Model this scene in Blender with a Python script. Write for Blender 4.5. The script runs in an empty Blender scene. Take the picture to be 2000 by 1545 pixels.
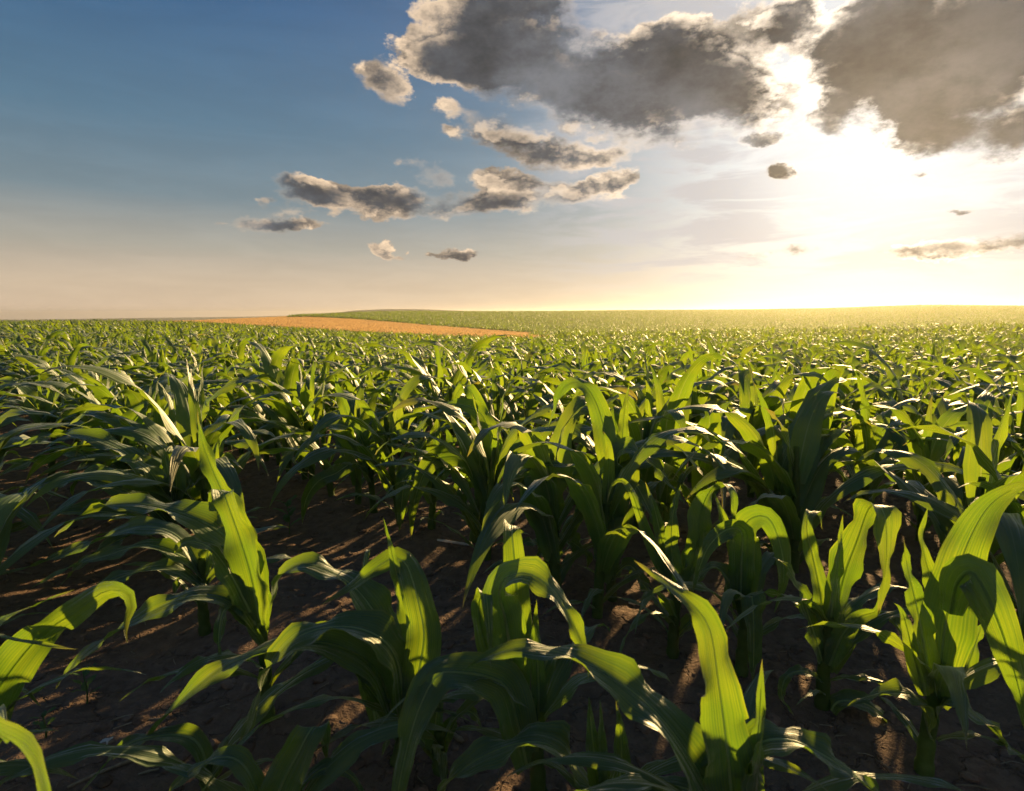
import bpy, math, random
import numpy as np

sc = bpy.context.scene
R = math.radians
random.seed(7)
rng = np.random.default_rng(11)

# ------------------------------------------------------------------ camera
FPX = 1111.0                       # focal length in photograph pixels (20 mm on 36 mm, 2000 px wide)
PITCH = math.atan(160.5 / FPX)
CAM_H = 1.0
cam = bpy.data.cameras.new('camera')
cam.lens = 20.0
cam.sensor_width = 36.0
cam.clip_start = 0.03
cam.clip_end = 20000
cam.dof.use_dof = True
cam.dof.focus_distance = 2.6
cam.dof.aperture_fstop = 6.3
camo = bpy.data.objects.new('camera', cam)
sc.collection.objects.link(camo)
camo.location = (0, 0, CAM_H)
camo.rotation_euler = (math.pi / 2 - PITCH, 0, 0)
sc.camera = camo

# ------------------------------------------------------------------ light
SUN_AZ, SUN_EL = 32.0, 15.0        # degrees, azimuth clockwise from +Y
SUN_DIR = np.array([math.sin(R(SUN_AZ)) * math.cos(R(SUN_EL)),
                    math.cos(R(SUN_AZ)) * math.cos(R(SUN_EL)), math.sin(R(SUN_EL))])
sl = bpy.data.lights.new('sun', 'SUN')
sl.energy = 5.0
sl.angle = R(0.6)
sl.color = (1.0, 0.69, 0.32)
so = bpy.data.objects.new('sun', sl)
sc.collection.objects.link(so)
from mathutils import Vector
so.rotation_euler = Vector(-SUN_DIR).to_track_quat('-Z', 'Y').to_euler()

sc.view_settings.view_transform = 'Standard'
sc.view_settings.look = 'None'
sc.view_settings.gamma = 1.0
sc.view_settings.exposure = 1.12
sc.view_settings.use_curve_mapping = False
sc.render.engine = 'CYCLES'
cy = sc.cycles
cy.use_denoising = True
try:
    cy.denoiser = 'OPENIMAGEDENOISE'
except Exception:
    pass
cy.use_adaptive_sampling = True
cy.adaptive_threshold = 0.03
cy.max_bounces = 8
cy.diffuse_bounces = 6
cy.glossy_bounces = 2
cy.transmission_bounces = 4
cy.transparent_max_bounces = 4
cy.volume_bounces = 0
cy.caustics_reflective = False
cy.caustics_refractive = False
cy.sample_clamp_indirect = 6.0
SKY_STRENGTH = 0.07
HAZE_DENSITY = 0.0005
HAZE_G = 0.70


def pix_dir(px, py):
    u = (px - 1000) / FPX
    v = (772.5 - py) / FPX
    return np.array([u, math.cos(PITCH) + v * math.sin(PITCH), -math.sin(PITCH) + v * math.cos(PITCH)])


def pix_azel(px, py):
    d = pix_dir(px, py)
    return math.degrees(math.atan2(d[0], d[1])), math.degrees(math.atan2(d[2], math.hypot(d[0], d[1])))


# ------------------------------------------------------------------ node expression helper
class Ex:
    def __init__(self, nt, sock):
        self.nt, self.s = nt, sock

    def _m(self, op, *a):
        n = self.nt.nodes.new('ShaderNodeMath')
        n.operation = op
        for i, x in enumerate((self,) + a):
            if isinstance(x, Ex):
                self.nt.links.new(x.s, n.inputs[i])
            else:
                n.inputs[i].default_value = float(x)
        return Ex(self.nt, n.outputs[0])

    def __add__(self, o): return self._m('ADD', o)
    def __radd__(self, o): return self._m('ADD', o)
    def __sub__(self, o): return self._m('SUBTRACT', o)
    def __rsub__(self, o): return (self * -1.0) + o
    def __mul__(self, o): return self._m('MULTIPLY', o)
    def __rmul__(self, o): return self._m('MULTIPLY', o)
    def __truediv__(self, o): return self._m('DIVIDE', o)
    def __pow__(self, o): return self._m('POWER', o)
    def max(self, o): return self._m('MAXIMUM', o)
    def min(self, o): return self._m('MINIMUM', o)
    def smax(self, o, k): return self._m('SMOOTH_MAX', o, k)
    def abs(self): return self._m('ABSOLUTE')
    def sin(self): return self._m('SINE')
    def exp(self): return self._m('EXPONENT')

    def ramp(self, lo, hi, a=0.0, b=1.0, smooth=True):
        n = self.nt.nodes.new('ShaderNodeMapRange')
        n.interpolation_type = 'SMOOTHSTEP' if smooth else 'LINEAR'
        n.clamp = True
        self.nt.links.new(self.s, n.inputs[0])
        for i, v in enumerate((lo, hi, a, b)):
            n.inputs[i + 1].default_value = v
        return Ex(self.nt, n.outputs[0])


def combine(nt, x, y, z):
    n = nt.nodes.new('ShaderNodeCombineXYZ')
    for i, v in enumerate((x, y, z)):
        if isinstance(v, Ex):
            nt.links.new(v.s, n.inputs[i])
        else:
            n.inputs[i].default_value = v
    return n.outputs[0]


def noise(nt, vec, scale, detail=4, rough=0.55, lac=2.0, dist=0.0, out=0):
    n = nt.nodes.new('ShaderNodeTexNoise')
    n.inputs['Scale'].default_value = scale
    n.inputs['Detail'].default_value = detail
    n.inputs['Roughness'].default_value = rough
    n.inputs['Lacunarity'].default_value = lac
    n.inputs['Distortion'].default_value = dist
    if vec is not None:
        nt.links.new(vec, n.inputs['Vector'])
    return Ex(nt, n.outputs[out])


def mixc(nt, f, a, b, blend='MIX'):
    n = nt.nodes.new('ShaderNodeMix')
    n.data_type = 'RGBA'
    n.blend_type = blend
    n.clamp_factor = True
    if isinstance(f, Ex):
        nt.links.new(f.s, n.inputs[0])
    else:
        n.inputs[0].default_value = f
    for k, v in ((6, a), (7, b)):
        if isinstance(v, Ex):
            nt.links.new(v.s, n.inputs[k])
        else:
            n.inputs[k].default_value = (*v, 1.0)
    return Ex(nt, n.outputs[2])


def scalec(nt, c, f):
    """colour times scalar"""
    n = nt.nodes.new('ShaderNodeVectorMath')
    n.operation = 'SCALE'
    if isinstance(c, Ex):
        nt.links.new(c.s, n.inputs[0])
    else:
        n.inputs[0].default_value = c
    if isinstance(f, Ex):
        nt.links.new(f.s, n.inputs['Scale'])
    else:
        n.inputs['Scale'].default_value = f
    return Ex(nt, n.outputs[0])


def addc(nt, a, b):
    n = nt.nodes.new('ShaderNodeVectorMath')
    n.operation = 'ADD'
    for i, v in enumerate((a, b)):
        if isinstance(v, Ex):
            nt.links.new(v.s, n.inputs[i])
        else:
            n.inputs[i].default_value = v
    return Ex(nt, n.outputs[0])


# ------------------------------------------------------------------ sky with clouds (world)
# cloud masses: photograph pixel of centre, half axes, tilt (deg), weight
CLOUDS = [[
    (1010, 100, 240, 120, 12, 1.0), (870, 105, 120, 62, 10, .9), (1150, 165, 290, 100, 8, 1.0),
    (1330, 140, 190, 105, -5, 1.0), (1010, -20, 130, 90, 0, 1.0), (1420, 175, 150, 95, 0, .9),
    (765, 165, 62, 42, 10, .28), (880, 262, 40, 16, 0, .36), (970, 262, 135, 48, 22, .42), (1070, 300, 95, 36, 0, .40),
    (1490, 70, 130, 110, 0, .42), (1530, 190, 110, 70, 0, .42), (1540, 40, 70, 70, 0, .75),
    (1800, 140, 290, 150, 8, 1.05), (1720, 40, 190, 120, -25, 1.0), (1960, 40, 260, 150, 0, 1.0),
    (1850, 255, 150, 60, 14, .9), (2000, 240, 160, 70, -6, 1.0), (1660, 215, 100, 62, 20, .8),
    (2200, 120, 320, 210, 0, 1.0), (1950, -150, 420, 170, 0, 1.0),
    (1515, 338, 52, 23, 4, .95), (1875, 411, 40, 10, 3, .62), (1800, 339, 28, 8, 0, .5),
    (1890, 482, 190, 20, -5, .5), (1540, 492, 100, 18, -3, .4), (1930, 330, 80, 16, -6, .4),
    (1490, 262, 60, 14, 0, .5), (1175, 62, 28, 20, 0, .35), (1300, 262, 120, 30, 0, .42), (1180, 300, 90, 26, 0, .36),
    (835, 352, 64, 31, 10, .42), (1010, 356, 105, 34, 5, .62), (1130, 362, 80, 22, -12, .45),
], [
    (970, 262, 135, 48, 22, .42), (1070, 300, 95, 36, 0, .40), (1180, 300, 90, 26, 0, .36),
    (720, 390, 185, 38, 5, .8), (620, 374, 90, 34, 0, .7), (860, 412, 105, 24, 3, .65), (835, 352, 64, 31, 10, .42),
    (1010, 356, 105, 34, 5, .62), (1130, 362, 80, 22, -12, .45),
    (900, 402, 330, 28, -4, .52), (1200, 352, 170, 24, -10, .44), (545, 436, 108, 15, 2, .42), (470, 428, 32, 17, 0, .42), (512, 391, 22, 10, 0, .5), (430, 429, 10, 6, 0, .4),
    (745, 485, 42, 15, 18, .42), (886, 494, 46, 11, 3, .5),
], [
    ('azel', -72, 26, 17, 6, 0, .8), ('azel', -115, 18, 24, 5, 5, .7), ('azel', -150, 35, 20, 9, 0, .8),
    ('azel', 108, 24, 20, 8, 0, .9), ('azel', 150, 14, 22, 4, 0, .6), ('azel', 135, 40, 22, 9, 10, .9),
]]

world = bpy.data.worlds.new('World')
sc.world = world
world.use_nodes = True
wt = world.node_tree
wt.nodes.clear()


def cloud_group(masses):
    g = bpy.data.node_groups.new('cloud_density', 'ShaderNodeTree')
    g.interface.new_socket('Dir', in_out='INPUT', socket_type='NodeSocketVector')
    g.interface.new_socket('Density', in_out='OUTPUT', socket_type='NodeSocketFloat')
    g.interface.new_socket('Vary', in_out='OUTPUT', socket_type='NodeSocketFloat')
    g.interface.new_socket('Emboss', in_out='OUTPUT', socket_type='NodeSocketFloat')
    gi = g.nodes.new('NodeGroupInput')
    go = g.nodes.new('NodeGroupOutput')
    sep = g.nodes.new('ShaderNodeSeparateXYZ')
    g.links.new(gi.outputs[0], sep.inputs[0])
    X, Y, Z = (Ex(g, sep.outputs[i]) for i in range(3))
    az = X._m('ARCTAN2', Y) * (180 / math.pi)
    el = Z._m('ARCSINE') * (180 / math.pi)
    # ragged edges: warp the chart
    nb = g.nodes.new('ShaderNodeTexNoise')
    nb.inputs['Scale'].default_value = 7.0
    nb.inputs['Detail'].default_value = 6
    nb.inputs['Roughness'].default_value = 0.66
    # billows lie flat: noise drawn out along the horizon
    flat = combine(g, X, Y, Z * 1.7)
    g.links.new(flat, nb.inputs['Vector'])
    ns = g.nodes.new('ShaderNodeSeparateColor')
    g.links.new(nb.outputs['Color'], ns.inputs[0])
    az = az + (Ex(g, ns.outputs[0]) - 0.5) * 9.0
    el = el + (Ex(g, ns.outputs[1]) - 0.5) * 4.4
    chart = combine(g, az, el, 0.0)
    acc = None
    for mass in masses:
        if mass[0] == 'azel':
            a0, e0, ra, re_, rot, w = mass[1:]
        else:
            cx, cy_, rx, ry, rot, w = mass
            a0, e0 = pix_azel(cx, cy_)
            ra = abs(pix_azel(cx + rx, cy_)[0] - pix_azel(cx - rx, cy_)[0]) / 2
            re_ = abs(pix_azel(cx, cy_ - ry)[1] - pix_azel(cx, cy_ + ry)[1]) / 2
        mp = g.nodes.new('ShaderNodeMapping')
        mp.vector_type = 'TEXTURE'
        mp.inputs['Location'].default_value = (a0, e0, 0)
        mp.inputs['Rotation'].default_value = (0, 0, R(-rot))
        mp.inputs['Scale'].default_value = (ra, re_, 1)
        g.links.new(chart, mp.inputs['Vector'])
        dp = g.nodes.new('ShaderNodeVectorMath')
        dp.operation = 'DOT_PRODUCT'
        g.links.new(mp.outputs[0], dp.inputs[0])
        g.links.new(mp.outputs[0], dp.inputs[1])
        f = Ex(g, dp.outputs['Value'])._m('MULTIPLY_ADD', -w, w)
        acc = f if acc is None else acc.smax(f, 0.12)
    acc = acc.max(-1.0)
    g.links.new(ns.outputs[2], go.inputs[1])
    fb = noise(g, flat, 9.0, 9, 0.60)
    up = g.nodes.new('ShaderNodeVectorMath')
    up.operation = 'ADD'
    g.links.new(flat, up.inputs[0])
    up.inputs[1].default_value = (0.007, -0.004, 0.030)
    emb = fb - noise(g, up.outputs[0], 9.0, 5, 0.60)
    g.links.new(emb.s, go.inputs[2])
    d = acc + (fb - 0.5) * 2.1 - 0.04
    g.links.new(d.s, go.inputs[0])
    return g


def build_world():
    nt = wt
    tc = nt.nodes.new('ShaderNodeTexCoord')
    nrm = nt.nodes.new('ShaderNodeVectorMath')
    nrm.operation = 'NORMALIZE'
    nt.links.new(tc.outputs['Generated'], nrm.inputs[0])
    D = nrm.outputs[0]
    sky = nt.nodes.new('ShaderNodeTexSky')
    sky.sky_type = 'NISHITA'
    sky.sun_disc = False
    sky.sun_elevation = R(SUN_EL)
    sky.sun_rotation = R(SUN_AZ)
    sky.altitude = 100
    sky.air_density = 1.0
    sky.dust_density = 1.6
    sky.ozone_density = 1.6
    K = 0.65 / SKY_STRENGTH

    def shoulder(c, lim):
        sp = nt.nodes.new('ShaderNodeSeparateXYZ')
        nt.links.new(c.s, sp.inputs[0])
        ch = [(1.0 - (Ex(nt, sp.outputs[i]) * (-1 / lim)).exp()) * lim for i in range(3)]
        return Ex(nt, combine(nt, *ch))

    S = shoulder(Ex(nt, sky.outputs[0]), 12.0)
    dot = nt.nodes.new('ShaderNodeVectorMath')
    dot.operation = 'DOT_PRODUCT'
    nt.links.new(D, dot.inputs[0])
    dot.inputs[1].default_value = tuple(SUN_DIR)
    ang = Ex(nt, dot.outputs['Value'])._m('ARCCOSINE') * (180 / math.pi)
    sep = nt.nodes.new('ShaderNodeSeparateXYZ')
    nt.links.new(D, sep.inputs[0])
    Zd = Ex(nt, sep.outputs[2])
    # clear evening air: deep blue overhead through grey-blue to a peach band at the horizon
    rp = nt.nodes.new('ShaderNodeValToRGB')
    el = rp.color_ramp
    stops = [(0.0, (.80, .53, .34)), (.045, (.66, .47, .31)), (.10, (.37, .335, .265)), (.17, (.14, .195, .225)),
             (.27, (.066, .140, .215)), (.42, (.018, .078, .190)), (.70, (.012, .060, .165)), (1.0, (.010, .050, .140))]
    el.elements[0].position, el.elements[0].color = stops[0][0], (*stops[0][1], 1)
    el.elements[1].position, el.elements[1].color = stops[-1][0], (*stops[-1][1], 1)
    for p, c in stops[1:-1]:
        e = el.elements.new(p)
        e.color = (*c, 1)
    nt.links.new(Zd.max(0.0).s, rp.inputs[0])
    air = scalec(nt, Ex(nt, rp.outputs[0]), K)
    base = mixc(nt, 0.88, S, air)
    # the air scatters forward round the sun
    g1 = ((ang * ang) * (-1 / (2 * 11.0 ** 2))).exp()
    g2 = (ang * (-1 / 18.0)).exp()
    low = Zd.ramp(0.0, 0.12, 1.0, 0.0, False)
    warm = mixc(nt, low, (1.0, 0.98, 0.95), (1.0, 0.93, 0.80))
    base = addc(nt, base, scalec(nt, warm, (g1 * 1.05 + g2 * 0.19) * K))
    # soft shoulder, as the bright sky saturates towards white
    base = shoulder(base, 0.92 * K)
    azd = Ex(nt, sep.outputs[0])._m('ARCTAN2', Ex(nt, sep.outputs[1])) * (180 / math.pi)
    eld = Zd._m('ARCSINE') * (180 / math.pi)

    def background(colour):
        bg = nt.nodes.new('ShaderNodeBackground')
        bg.inputs['Strength'].default_value = SKY_STRENGTH
        nt.links.new(colour.s, bg.inputs['Color'])
        return bg.outputs[0]

    surf = background(base)
    # thin streaky veil in the bright part of the sky
    stretched = combine(nt, Ex(nt, sep.outputs[0]), Ex(nt, sep.outputs[1]), Zd * 6.0)
    v = noise(nt, stretched, 6.0, 5, 0.6, dist=0.5)
    near = ang.ramp(20.0, 33.0, 1.0, 0.0) * ang.ramp(5.0, 15.0, 0.25, 1.0)
    veil = v.ramp(0.38, 0.58) * near * Zd.ramp(0.02, 0.09)
    skyv = mixc(nt, veil * 0.9, scalec(nt, base, v.ramp(0.3, 0.7, 0.96, 1.05)), (.41 * K, .40 * K, .405 * K))
    glow = (ang * (-1 / 16.0)).exp()
    edge = scalec(nt, mixc(nt, glow, (.76, .56, .37), (1.0, .92, .80)), (glow * 0.9 + 0.85) * K)
    corec = mixc(nt, glow.ramp(0.25, 0.85), (.072, .076, .084), (.104, .094, .083))
    front = azd._m('GREATER_THAN', -46.0) * azd._m('LESS_THAN', 80.0) * eld._m('LESS_THAN', 62.0)
    low_left = azd._m('LESS_THAN', pix_azel(1250, 330)[0]) * eld._m('LESS_THAN', pix_azel(950, 322)[1])
    regions = ((CLOUDS[0], skyv, front * (1.0 - low_left)), (CLOUDS[1], skyv, front * low_left),
               (CLOUDS[2], base, (1.0 - front) * eld._m('LESS_THAN', 62.0)))
    for masses, under, inside in regions:
        gr = cloud_group(masses)
        g = nt.nodes.new('ShaderNodeGroup')
        g.node_tree = gr
        nt.links.new(D, g.inputs[0])
        d, vary, emb = (Ex(nt, g.outputs[i]) for i in range(3))
        soft = noise(nt, D, 4.5, 1, 0.5).ramp(0.40, 0.62)
        mask = ((d + 0.04) / (soft * 0.6 + 0.18)).ramp(0.0, 1.0)
        core = d.ramp(0.05, 0.50)
        lit = emb.ramp(-0.01, 0.13) * d.ramp(0.15, 0.85, 1.0, 0.0)
        thin = (1.0 - core) * (glow * 0.5 + 0.75) * vary.ramp(0.36, 0.62, 0.3, 1.15)
        e_ = lit.max(thin).min(1.0)
        cr = scalec(nt, corec, vary.ramp(0.3, 0.7, 0.62, 1.55) * soft.ramp(0.0, 1.0, 0.85, 1.3) * K)
        cc = mixc(nt, e_, cr, edge)
        mxs = nt.nodes.new('ShaderNodeMixShader')
        nt.links.new(inside.s, mxs.inputs[0])
        nt.links.new(surf, mxs.inputs[1])
        nt.links.new(background(mixc(nt, mask, under, cc)), mxs.inputs[2])
        surf = mxs.outputs[0]
    out = nt.nodes.new('ShaderNodeOutputWorld')
    nt.links.new(surf, out.inputs['Surface'])
    world.cycles.sampling_method = 'MANUAL'
    world.cycles.sample_map_resolution = 512


build_world()


# ------------------------------------------------------------------ materials
def new_mat(name):
    m = bpy.data.materials.new(name)
    m.use_nodes = True
    nt = m.node_tree
    nt.nodes.clear()
    out = nt.nodes.new('ShaderNodeOutputMaterial')
    return m, nt, out


def bump(nt, height, strength, dist):
    b = nt.nodes.new('ShaderNodeBump')
    b.inputs['Strength'].default_value = strength
    b.inputs['Distance'].default_value = dist
    nt.links.new(height.s, b.inputs['Height'])
    return b.outputs[0]


def leaf_material(name, detail=2, midrib=True):
    """thin waxy blade: diffuse + light coming through + a waxy sheen"""
    m, nt, out = new_mat(name)
    uv = nt.nodes.new('ShaderNodeUVMap')
    uv.uv_map = 'UVMap'
    sep = nt.nodes.new('ShaderNodeSeparateXYZ')
    nt.links.new(uv.outputs[0], sep.inputs[0])
    u, v = Ex(nt, sep.outputs[0]), Ex(nt, sep.outputs[1])
    oi = nt.nodes.new('ShaderNodeObjectInfo')
    rnd = Ex(nt, oi.outputs['Random'])
    geo = nt.nodes.new('ShaderNodeNewGeometry')
    pos = geo.outputs['Position']
    big = noise(nt, pos, 9.0, 1, 0.5).ramp(0.3, 0.7)
    c = mixc(nt, big, (0.044, 0.112, 0.062), (0.070, 0.146, 0.064))
    c = mixc(nt, rnd.ramp(0.0, 1.0, 0.0, 0.5), c, (0.075, 0.122, 0.028))
    t = mixc(nt, big, (0.26, 0.40, 0.013), (0.42, 0.52, 0.017))
    # yellow older tips on a few leaves
    old = (rnd.ramp(0.93, 1.0, 0.0, 1.0) * v.ramp(0.35, 0.9)).max(v.ramp(0.90, 0.985) * rnd.ramp(0.2, 0.8, 0.0, 0.9))
    c = mixc(nt, old, c, (0.20, 0.15, 0.045))
    t = mixc(nt, old, t, (0.50, 0.38, 0.06))
    h = gloss = None
    if detail:
        vein = noise(nt, combine(nt, u * 46.0, v * 0.9, rnd * 17.0), 1.0, 2, 0.5)
        vv = vein.ramp(0.35, 0.65)
        c = mixc(nt, vv * 0.7, c, (0.115, 0.185, 0.098))
        if detail > 1:
            speck = noise(nt, pos, 240.0, 1, 0.5).ramp(0.70, 0.76)
            c = mixc(nt, speck * 0.5, c, (0.24, 0.22, 0.11))
            margin = (u - 0.5).abs().ramp(0.455, 0.5) * 0.55
            c = mixc(nt, margin, c, (0.20, 0.20, 0.085))
            gloss = noise(nt, pos, 34.0, 2, 0.6).ramp(0.3, 0.7, 0.62, 1.18)
            wave = (u * (2 * math.pi * 17)).sin() * 0.5 + 0.5
            t = mixc(nt, (vv * 0.55 + wave * 0.45).min(1.0) * 0.85, t, (0.10, 0.235, 0.008))
        else:
            t = mixc(nt, vv * 0.45, t, (0.14, 0.30, 0.012))
        pleat = noise(nt, combine(nt, u * 8.0, v * 1.5, rnd * 31.0), 1.0, 1, 0.5)
        h = vein * 0.55 + pleat * 2.2 if detail > 1 else pleat * 2.2
    if midrib:
        rib = (u - 0.5).abs().ramp(0.012, 0.030, 1.0, 0.0) * v.ramp(0.0, 1.0, 1.0, 0.25)
        c = mixc(nt, rib * 0.8, c, (0.26, 0.34, 0.17))
        t = mixc(nt, rib * 0.6, t, (0.45, 0.50, 0.12))
    df = nt.nodes.new('ShaderNodeBsdfDiffuse')
    nt.links.new(c.s, df.inputs['Color'])
    tr = nt.nodes.new('ShaderNodeBsdfTranslucent')
    nt.links.new(t.s, tr.inputs['Color'])
    gl = nt.nodes.new('ShaderNodeBsdfGlossy')
    gl.inputs['Roughness'].default_value = 0.57
    gl.inputs['Color'].default_value = (0.95, 0.95, 0.88, 1)
    fr = nt.nodes.new('ShaderNodeFresnel')
    back = Ex(nt, geo.outputs['Backfacing'])
    nt.links.new((back * (1 / 1.5 - 1.5) + 1.5).s, fr.inputs['IOR'])
    if h is not None:
        nb = bump(nt, h, 0.75, 0.0045)
        for n_ in (df, gl, fr):
            nt.links.new(nb, n_.inputs['Normal'])
    mx = nt.nodes.new('ShaderNodeMixShader')
    mx.inputs[0].default_value = 0.48
    nt.links.new(df.outputs[0], mx.inputs[1])
    nt.links.new(tr.outputs[0], mx.inputs[2])
    m2 = nt.nodes.new('ShaderNodeMixShader')
    fac = Ex(nt, fr.outputs[0]) * 0.62
    nt.links.new((fac if gloss is None else fac * gloss).s, m2.inputs[0])
    nt.links.new(mx.outputs[0], m2.inputs[1])
    nt.links.new(gl.outputs[0], m2.inputs[2])
    nt.links.new(m2.outputs[0], out.inputs['Surface'])
    return m


def simple_mat(name, c1, c2, scale, rough=0.8, spec=0.3, trans=None, bumpd=0.0, share=0.3):
    m, nt, out = new_mat(name)
    geo = nt.nodes.new('ShaderNodeNewGeometry')
    n = noise(nt, geo.outputs['Position'], scale, 3, 0.6)
    c = mixc(nt, n.ramp(0.3, 0.7), c1, c2)
    oi = nt.nodes.new('ShaderNodeObjectInfo')
    c = scalec(nt, c, Ex(nt, oi.outputs['Random']).ramp(0, 1, 0.8, 1.2))
    pr = nt.nodes.new('ShaderNodeBsdfPrincipled')
    nt.links.new(c.s, pr.inputs['Base Color'])
    pr.inputs['Roughness'].default_value = rough
    pr.inputs['Specular IOR Level'].default_value = spec
    if bumpd:
        nt.links.new(bump(nt, n, 0.8, bumpd), pr.inputs['Normal'])
    if trans:
        tr = nt.nodes.new('ShaderNodeBsdfTranslucent')
        tr.inputs['Color'].default_value = (*trans, 1)
        mx = nt.nodes.new('ShaderNodeMixShader')
        mx.inputs[0].default_value = share
        nt.links.new(pr.outputs[0], mx.inputs[1])
        nt.links.new(tr.outputs[0], mx.inputs[2])
        nt.links.new(mx.outputs[0], out.inputs['Surface'])
    else:
        nt.links.new(pr.outputs[0], out.inputs['Surface'])
    return m


def soil_material():
    m, nt, out = new_mat('cracked_soil')
    geo = nt.nodes.new('ShaderNodeNewGeometry')
    pos = geo.outputs['Position']
    n1 = noise(nt, pos, 2.2, 6, 0.6)
    n2 = noise(nt, pos, 26.0, 6, 0.65)
    n3 = noise(nt, pos, 160.0, 3, 0.6)
    # shrinkage cracks: warped cell borders, present in patches only
    wn = nt.nodes.new('ShaderNodeTexNoise')
    wn.inputs['Scale'].default_value = 9.0
    wn.inputs['Detail'].default_value = 5
    nt.links.new(pos, wn.inputs['Vector'])
    ws = nt.nodes.new('ShaderNodeVectorMath')
    ws.operation = 'SCALE'
    ws.inputs['Scale'].default_value = 0.16
    nt.links.new(wn.outputs['Color'], ws.inputs[0])
    wa = nt.nodes.new('ShaderNodeVectorMath')
    wa.operation = 'ADD'
    nt.links.new(pos, wa.inputs[0])
    nt.links.new(ws.outputs[0], wa.inputs[1])
    vo = nt.nodes.new('ShaderNodeTexVoronoi')
    vo.feature = 'DISTANCE_TO_EDGE'
    vo.inputs['Scale'].default_value = 7.5
    nt.links.new(wa.outputs[0], vo.inputs['Vector'])
    ed = Ex(nt, vo.outputs['Distance'])
    patch = noise(nt, pos, 5.0, 3, 0.6).ramp(0.44, 0.56)
    crack = ed.ramp(0.006, 0.030, 1.0, 0.0) * patch
    c = mixc(nt, n2.ramp(0.25, 0.75), (0.125, 0.082, 0.057), (0.24, 0.162, 0.114))
    c = mixc(nt, n1.ramp(0.35, 0.7, 0.0, 0.6), c, (0.19, 0.127, 0.086))
    c = mixc(nt, n3.ramp(0.62, 0.75) * 0.4, c, (0.21, 0.16, 0.12))
    h = n2 * 0.9 + n3 * 0.16 + crack * -0.9
    pr = nt.nodes.new('ShaderNodeBsdfPrincipled')
    nt.links.new(c.s, pr.inputs['Base Color'])
    pr.inputs['Roughness'].default_value = 0.95
    pr.inputs['Specular IOR Level'].default_value = 0.15
    nt.links.new(bump(nt, h, 1.0, 0.030), pr.inputs['Normal'])
    nt.links.new(pr.outputs[0], out.inputs['Surface'])
    return m


M_LEAF = leaf_material('maize_leaf', 1, True)
M_LEAF_H = leaf_material('maize_leaf_near', 2, False)
M_LEAF_F = leaf_material('maize_leaf_far', 0, False)
M_RIB = simple_mat('maize_midrib', (0.24, 0.33, 0.17), (0.32, 0.41, 0.23), 40, 0.45, 0.4, (0.62, 0.74, 0.10), share=0.55)
M_STALK = simple_mat('maize_stalk', (0.055, 0.10, 0.022), (0.085, 0.135, 0.035), 60, 0.45, 0.5, (0.28, 0.40, 0.04))
M_SOIL = soil_material()
M_STRAW = simple_mat('old_straw', (0.20, 0.15, 0.09), (0.30, 0.24, 0.16), 90, 0.8, 0.3)
M_HUSK = simple_mat('bleached_husk', (0.52, 0.50, 0.46), (0.66, 0.64, 0.60), 60, 0.7, 0.3, (0.6, 0.55, 0.45))
M_WHEAT = simple_mat('ripe_wheat', (0.45, 0.285, 0.125), (0.58, 0.395, 0.18), 0.35, 0.7, 0.3, (0.72, 0.48, 0.21), share=0.42)
M_HILL = simple_mat('wooded_hill', (0.035, 0.06, 0.035), (0.06, 0.08, 0.04), 0.01, 0.9, 0.1)
M_WEED = simple_mat('weed_leaf', (0.035, 0.085, 0.03), (0.06, 0.12, 0.04), 30, 0.55, 0.4, (0.22, 0.40, 0.05))
M_CLOD = simple_mat('soil_clod', (0.105, 0.069, 0.048), (0.20, 0.136, 0.096), 40, 0.95, 0.15, None, 0.006)

COL = sc.collection


def tag(o, label=None, cat=None, group=None, kind=None):
    if label: o['label'] = label
    if cat: o['category'] = cat
    if group: o['group'] = group
    if kind: o['kind'] = kind
    return o


def link(o, parent=None):
    COL.objects.link(o)
    if parent is not None:
        o.parent = parent
    return o


def mesh_from(name, V, F, mats, uv=None, smooth=True, mi=None):
    me = bpy.data.meshes.new(name)
    V = np.asarray(V, dtype=np.float32)
    F = np.asarray(F, dtype=np.int32)
    k = F.shape[1]
    me.vertices.add(len(V))
    me.vertices.foreach_set('co', V.ravel())
    me.loops.add(F.size)
    me.loops.foreach_set('vertex_index', F.ravel())
    me.polygons.add(len(F))
    me.polygons.foreach_set('loop_start', np.arange(0, F.size, k, dtype=np.int32))
    if smooth:
        me.polygons.foreach_set('use_smooth', np.ones(len(F), dtype=bool))
    if mi is not None:
        me.polygons.foreach_set('material_index', np.asarray(mi, dtype=np.int32))
    if uv is not None:
        l = me.uv_layers.new(name='UVMap')
        l.data.foreach_set('uv', np.asarray(uv, dtype=np.float32)[F.ravel()].ravel())
    for m in mats:
        me.materials.append(m)
    me.update(calc_edges=True)
    me.validate()
    return me


# ------------------------------------------------------------------ noise in numpy
_perm = rng.permutation(512)


def vnoise(x, y):
    xi, yi = np.floor(x).astype(int), np.floor(y).astype(int)
    fx, fy = x - xi, y - yi
    fx, fy = fx * fx * (3 - 2 * fx), fy * fy * (3 - 2 * fy)

    def h(a, b):
        return _perm[(_perm[a & 511] + b) & 511] / 511.0
    return (h(xi, yi) * (1 - fx) + h(xi + 1, yi) * fx) * (1 - fy) + (h(xi, yi + 1) * (1 - fx) + h(xi + 1, yi + 1) * fx) * fy


def fbm(x, y, o=4):
    s, a, t = 0, 1.0, 0
    for i in range(o):
        s = s + a * (vnoise(x * 2 ** i + 17 * i, y * 2 ** i - 9 * i) - 0.5)
        t += a
        a *= 0.5
    return s / t


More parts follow.
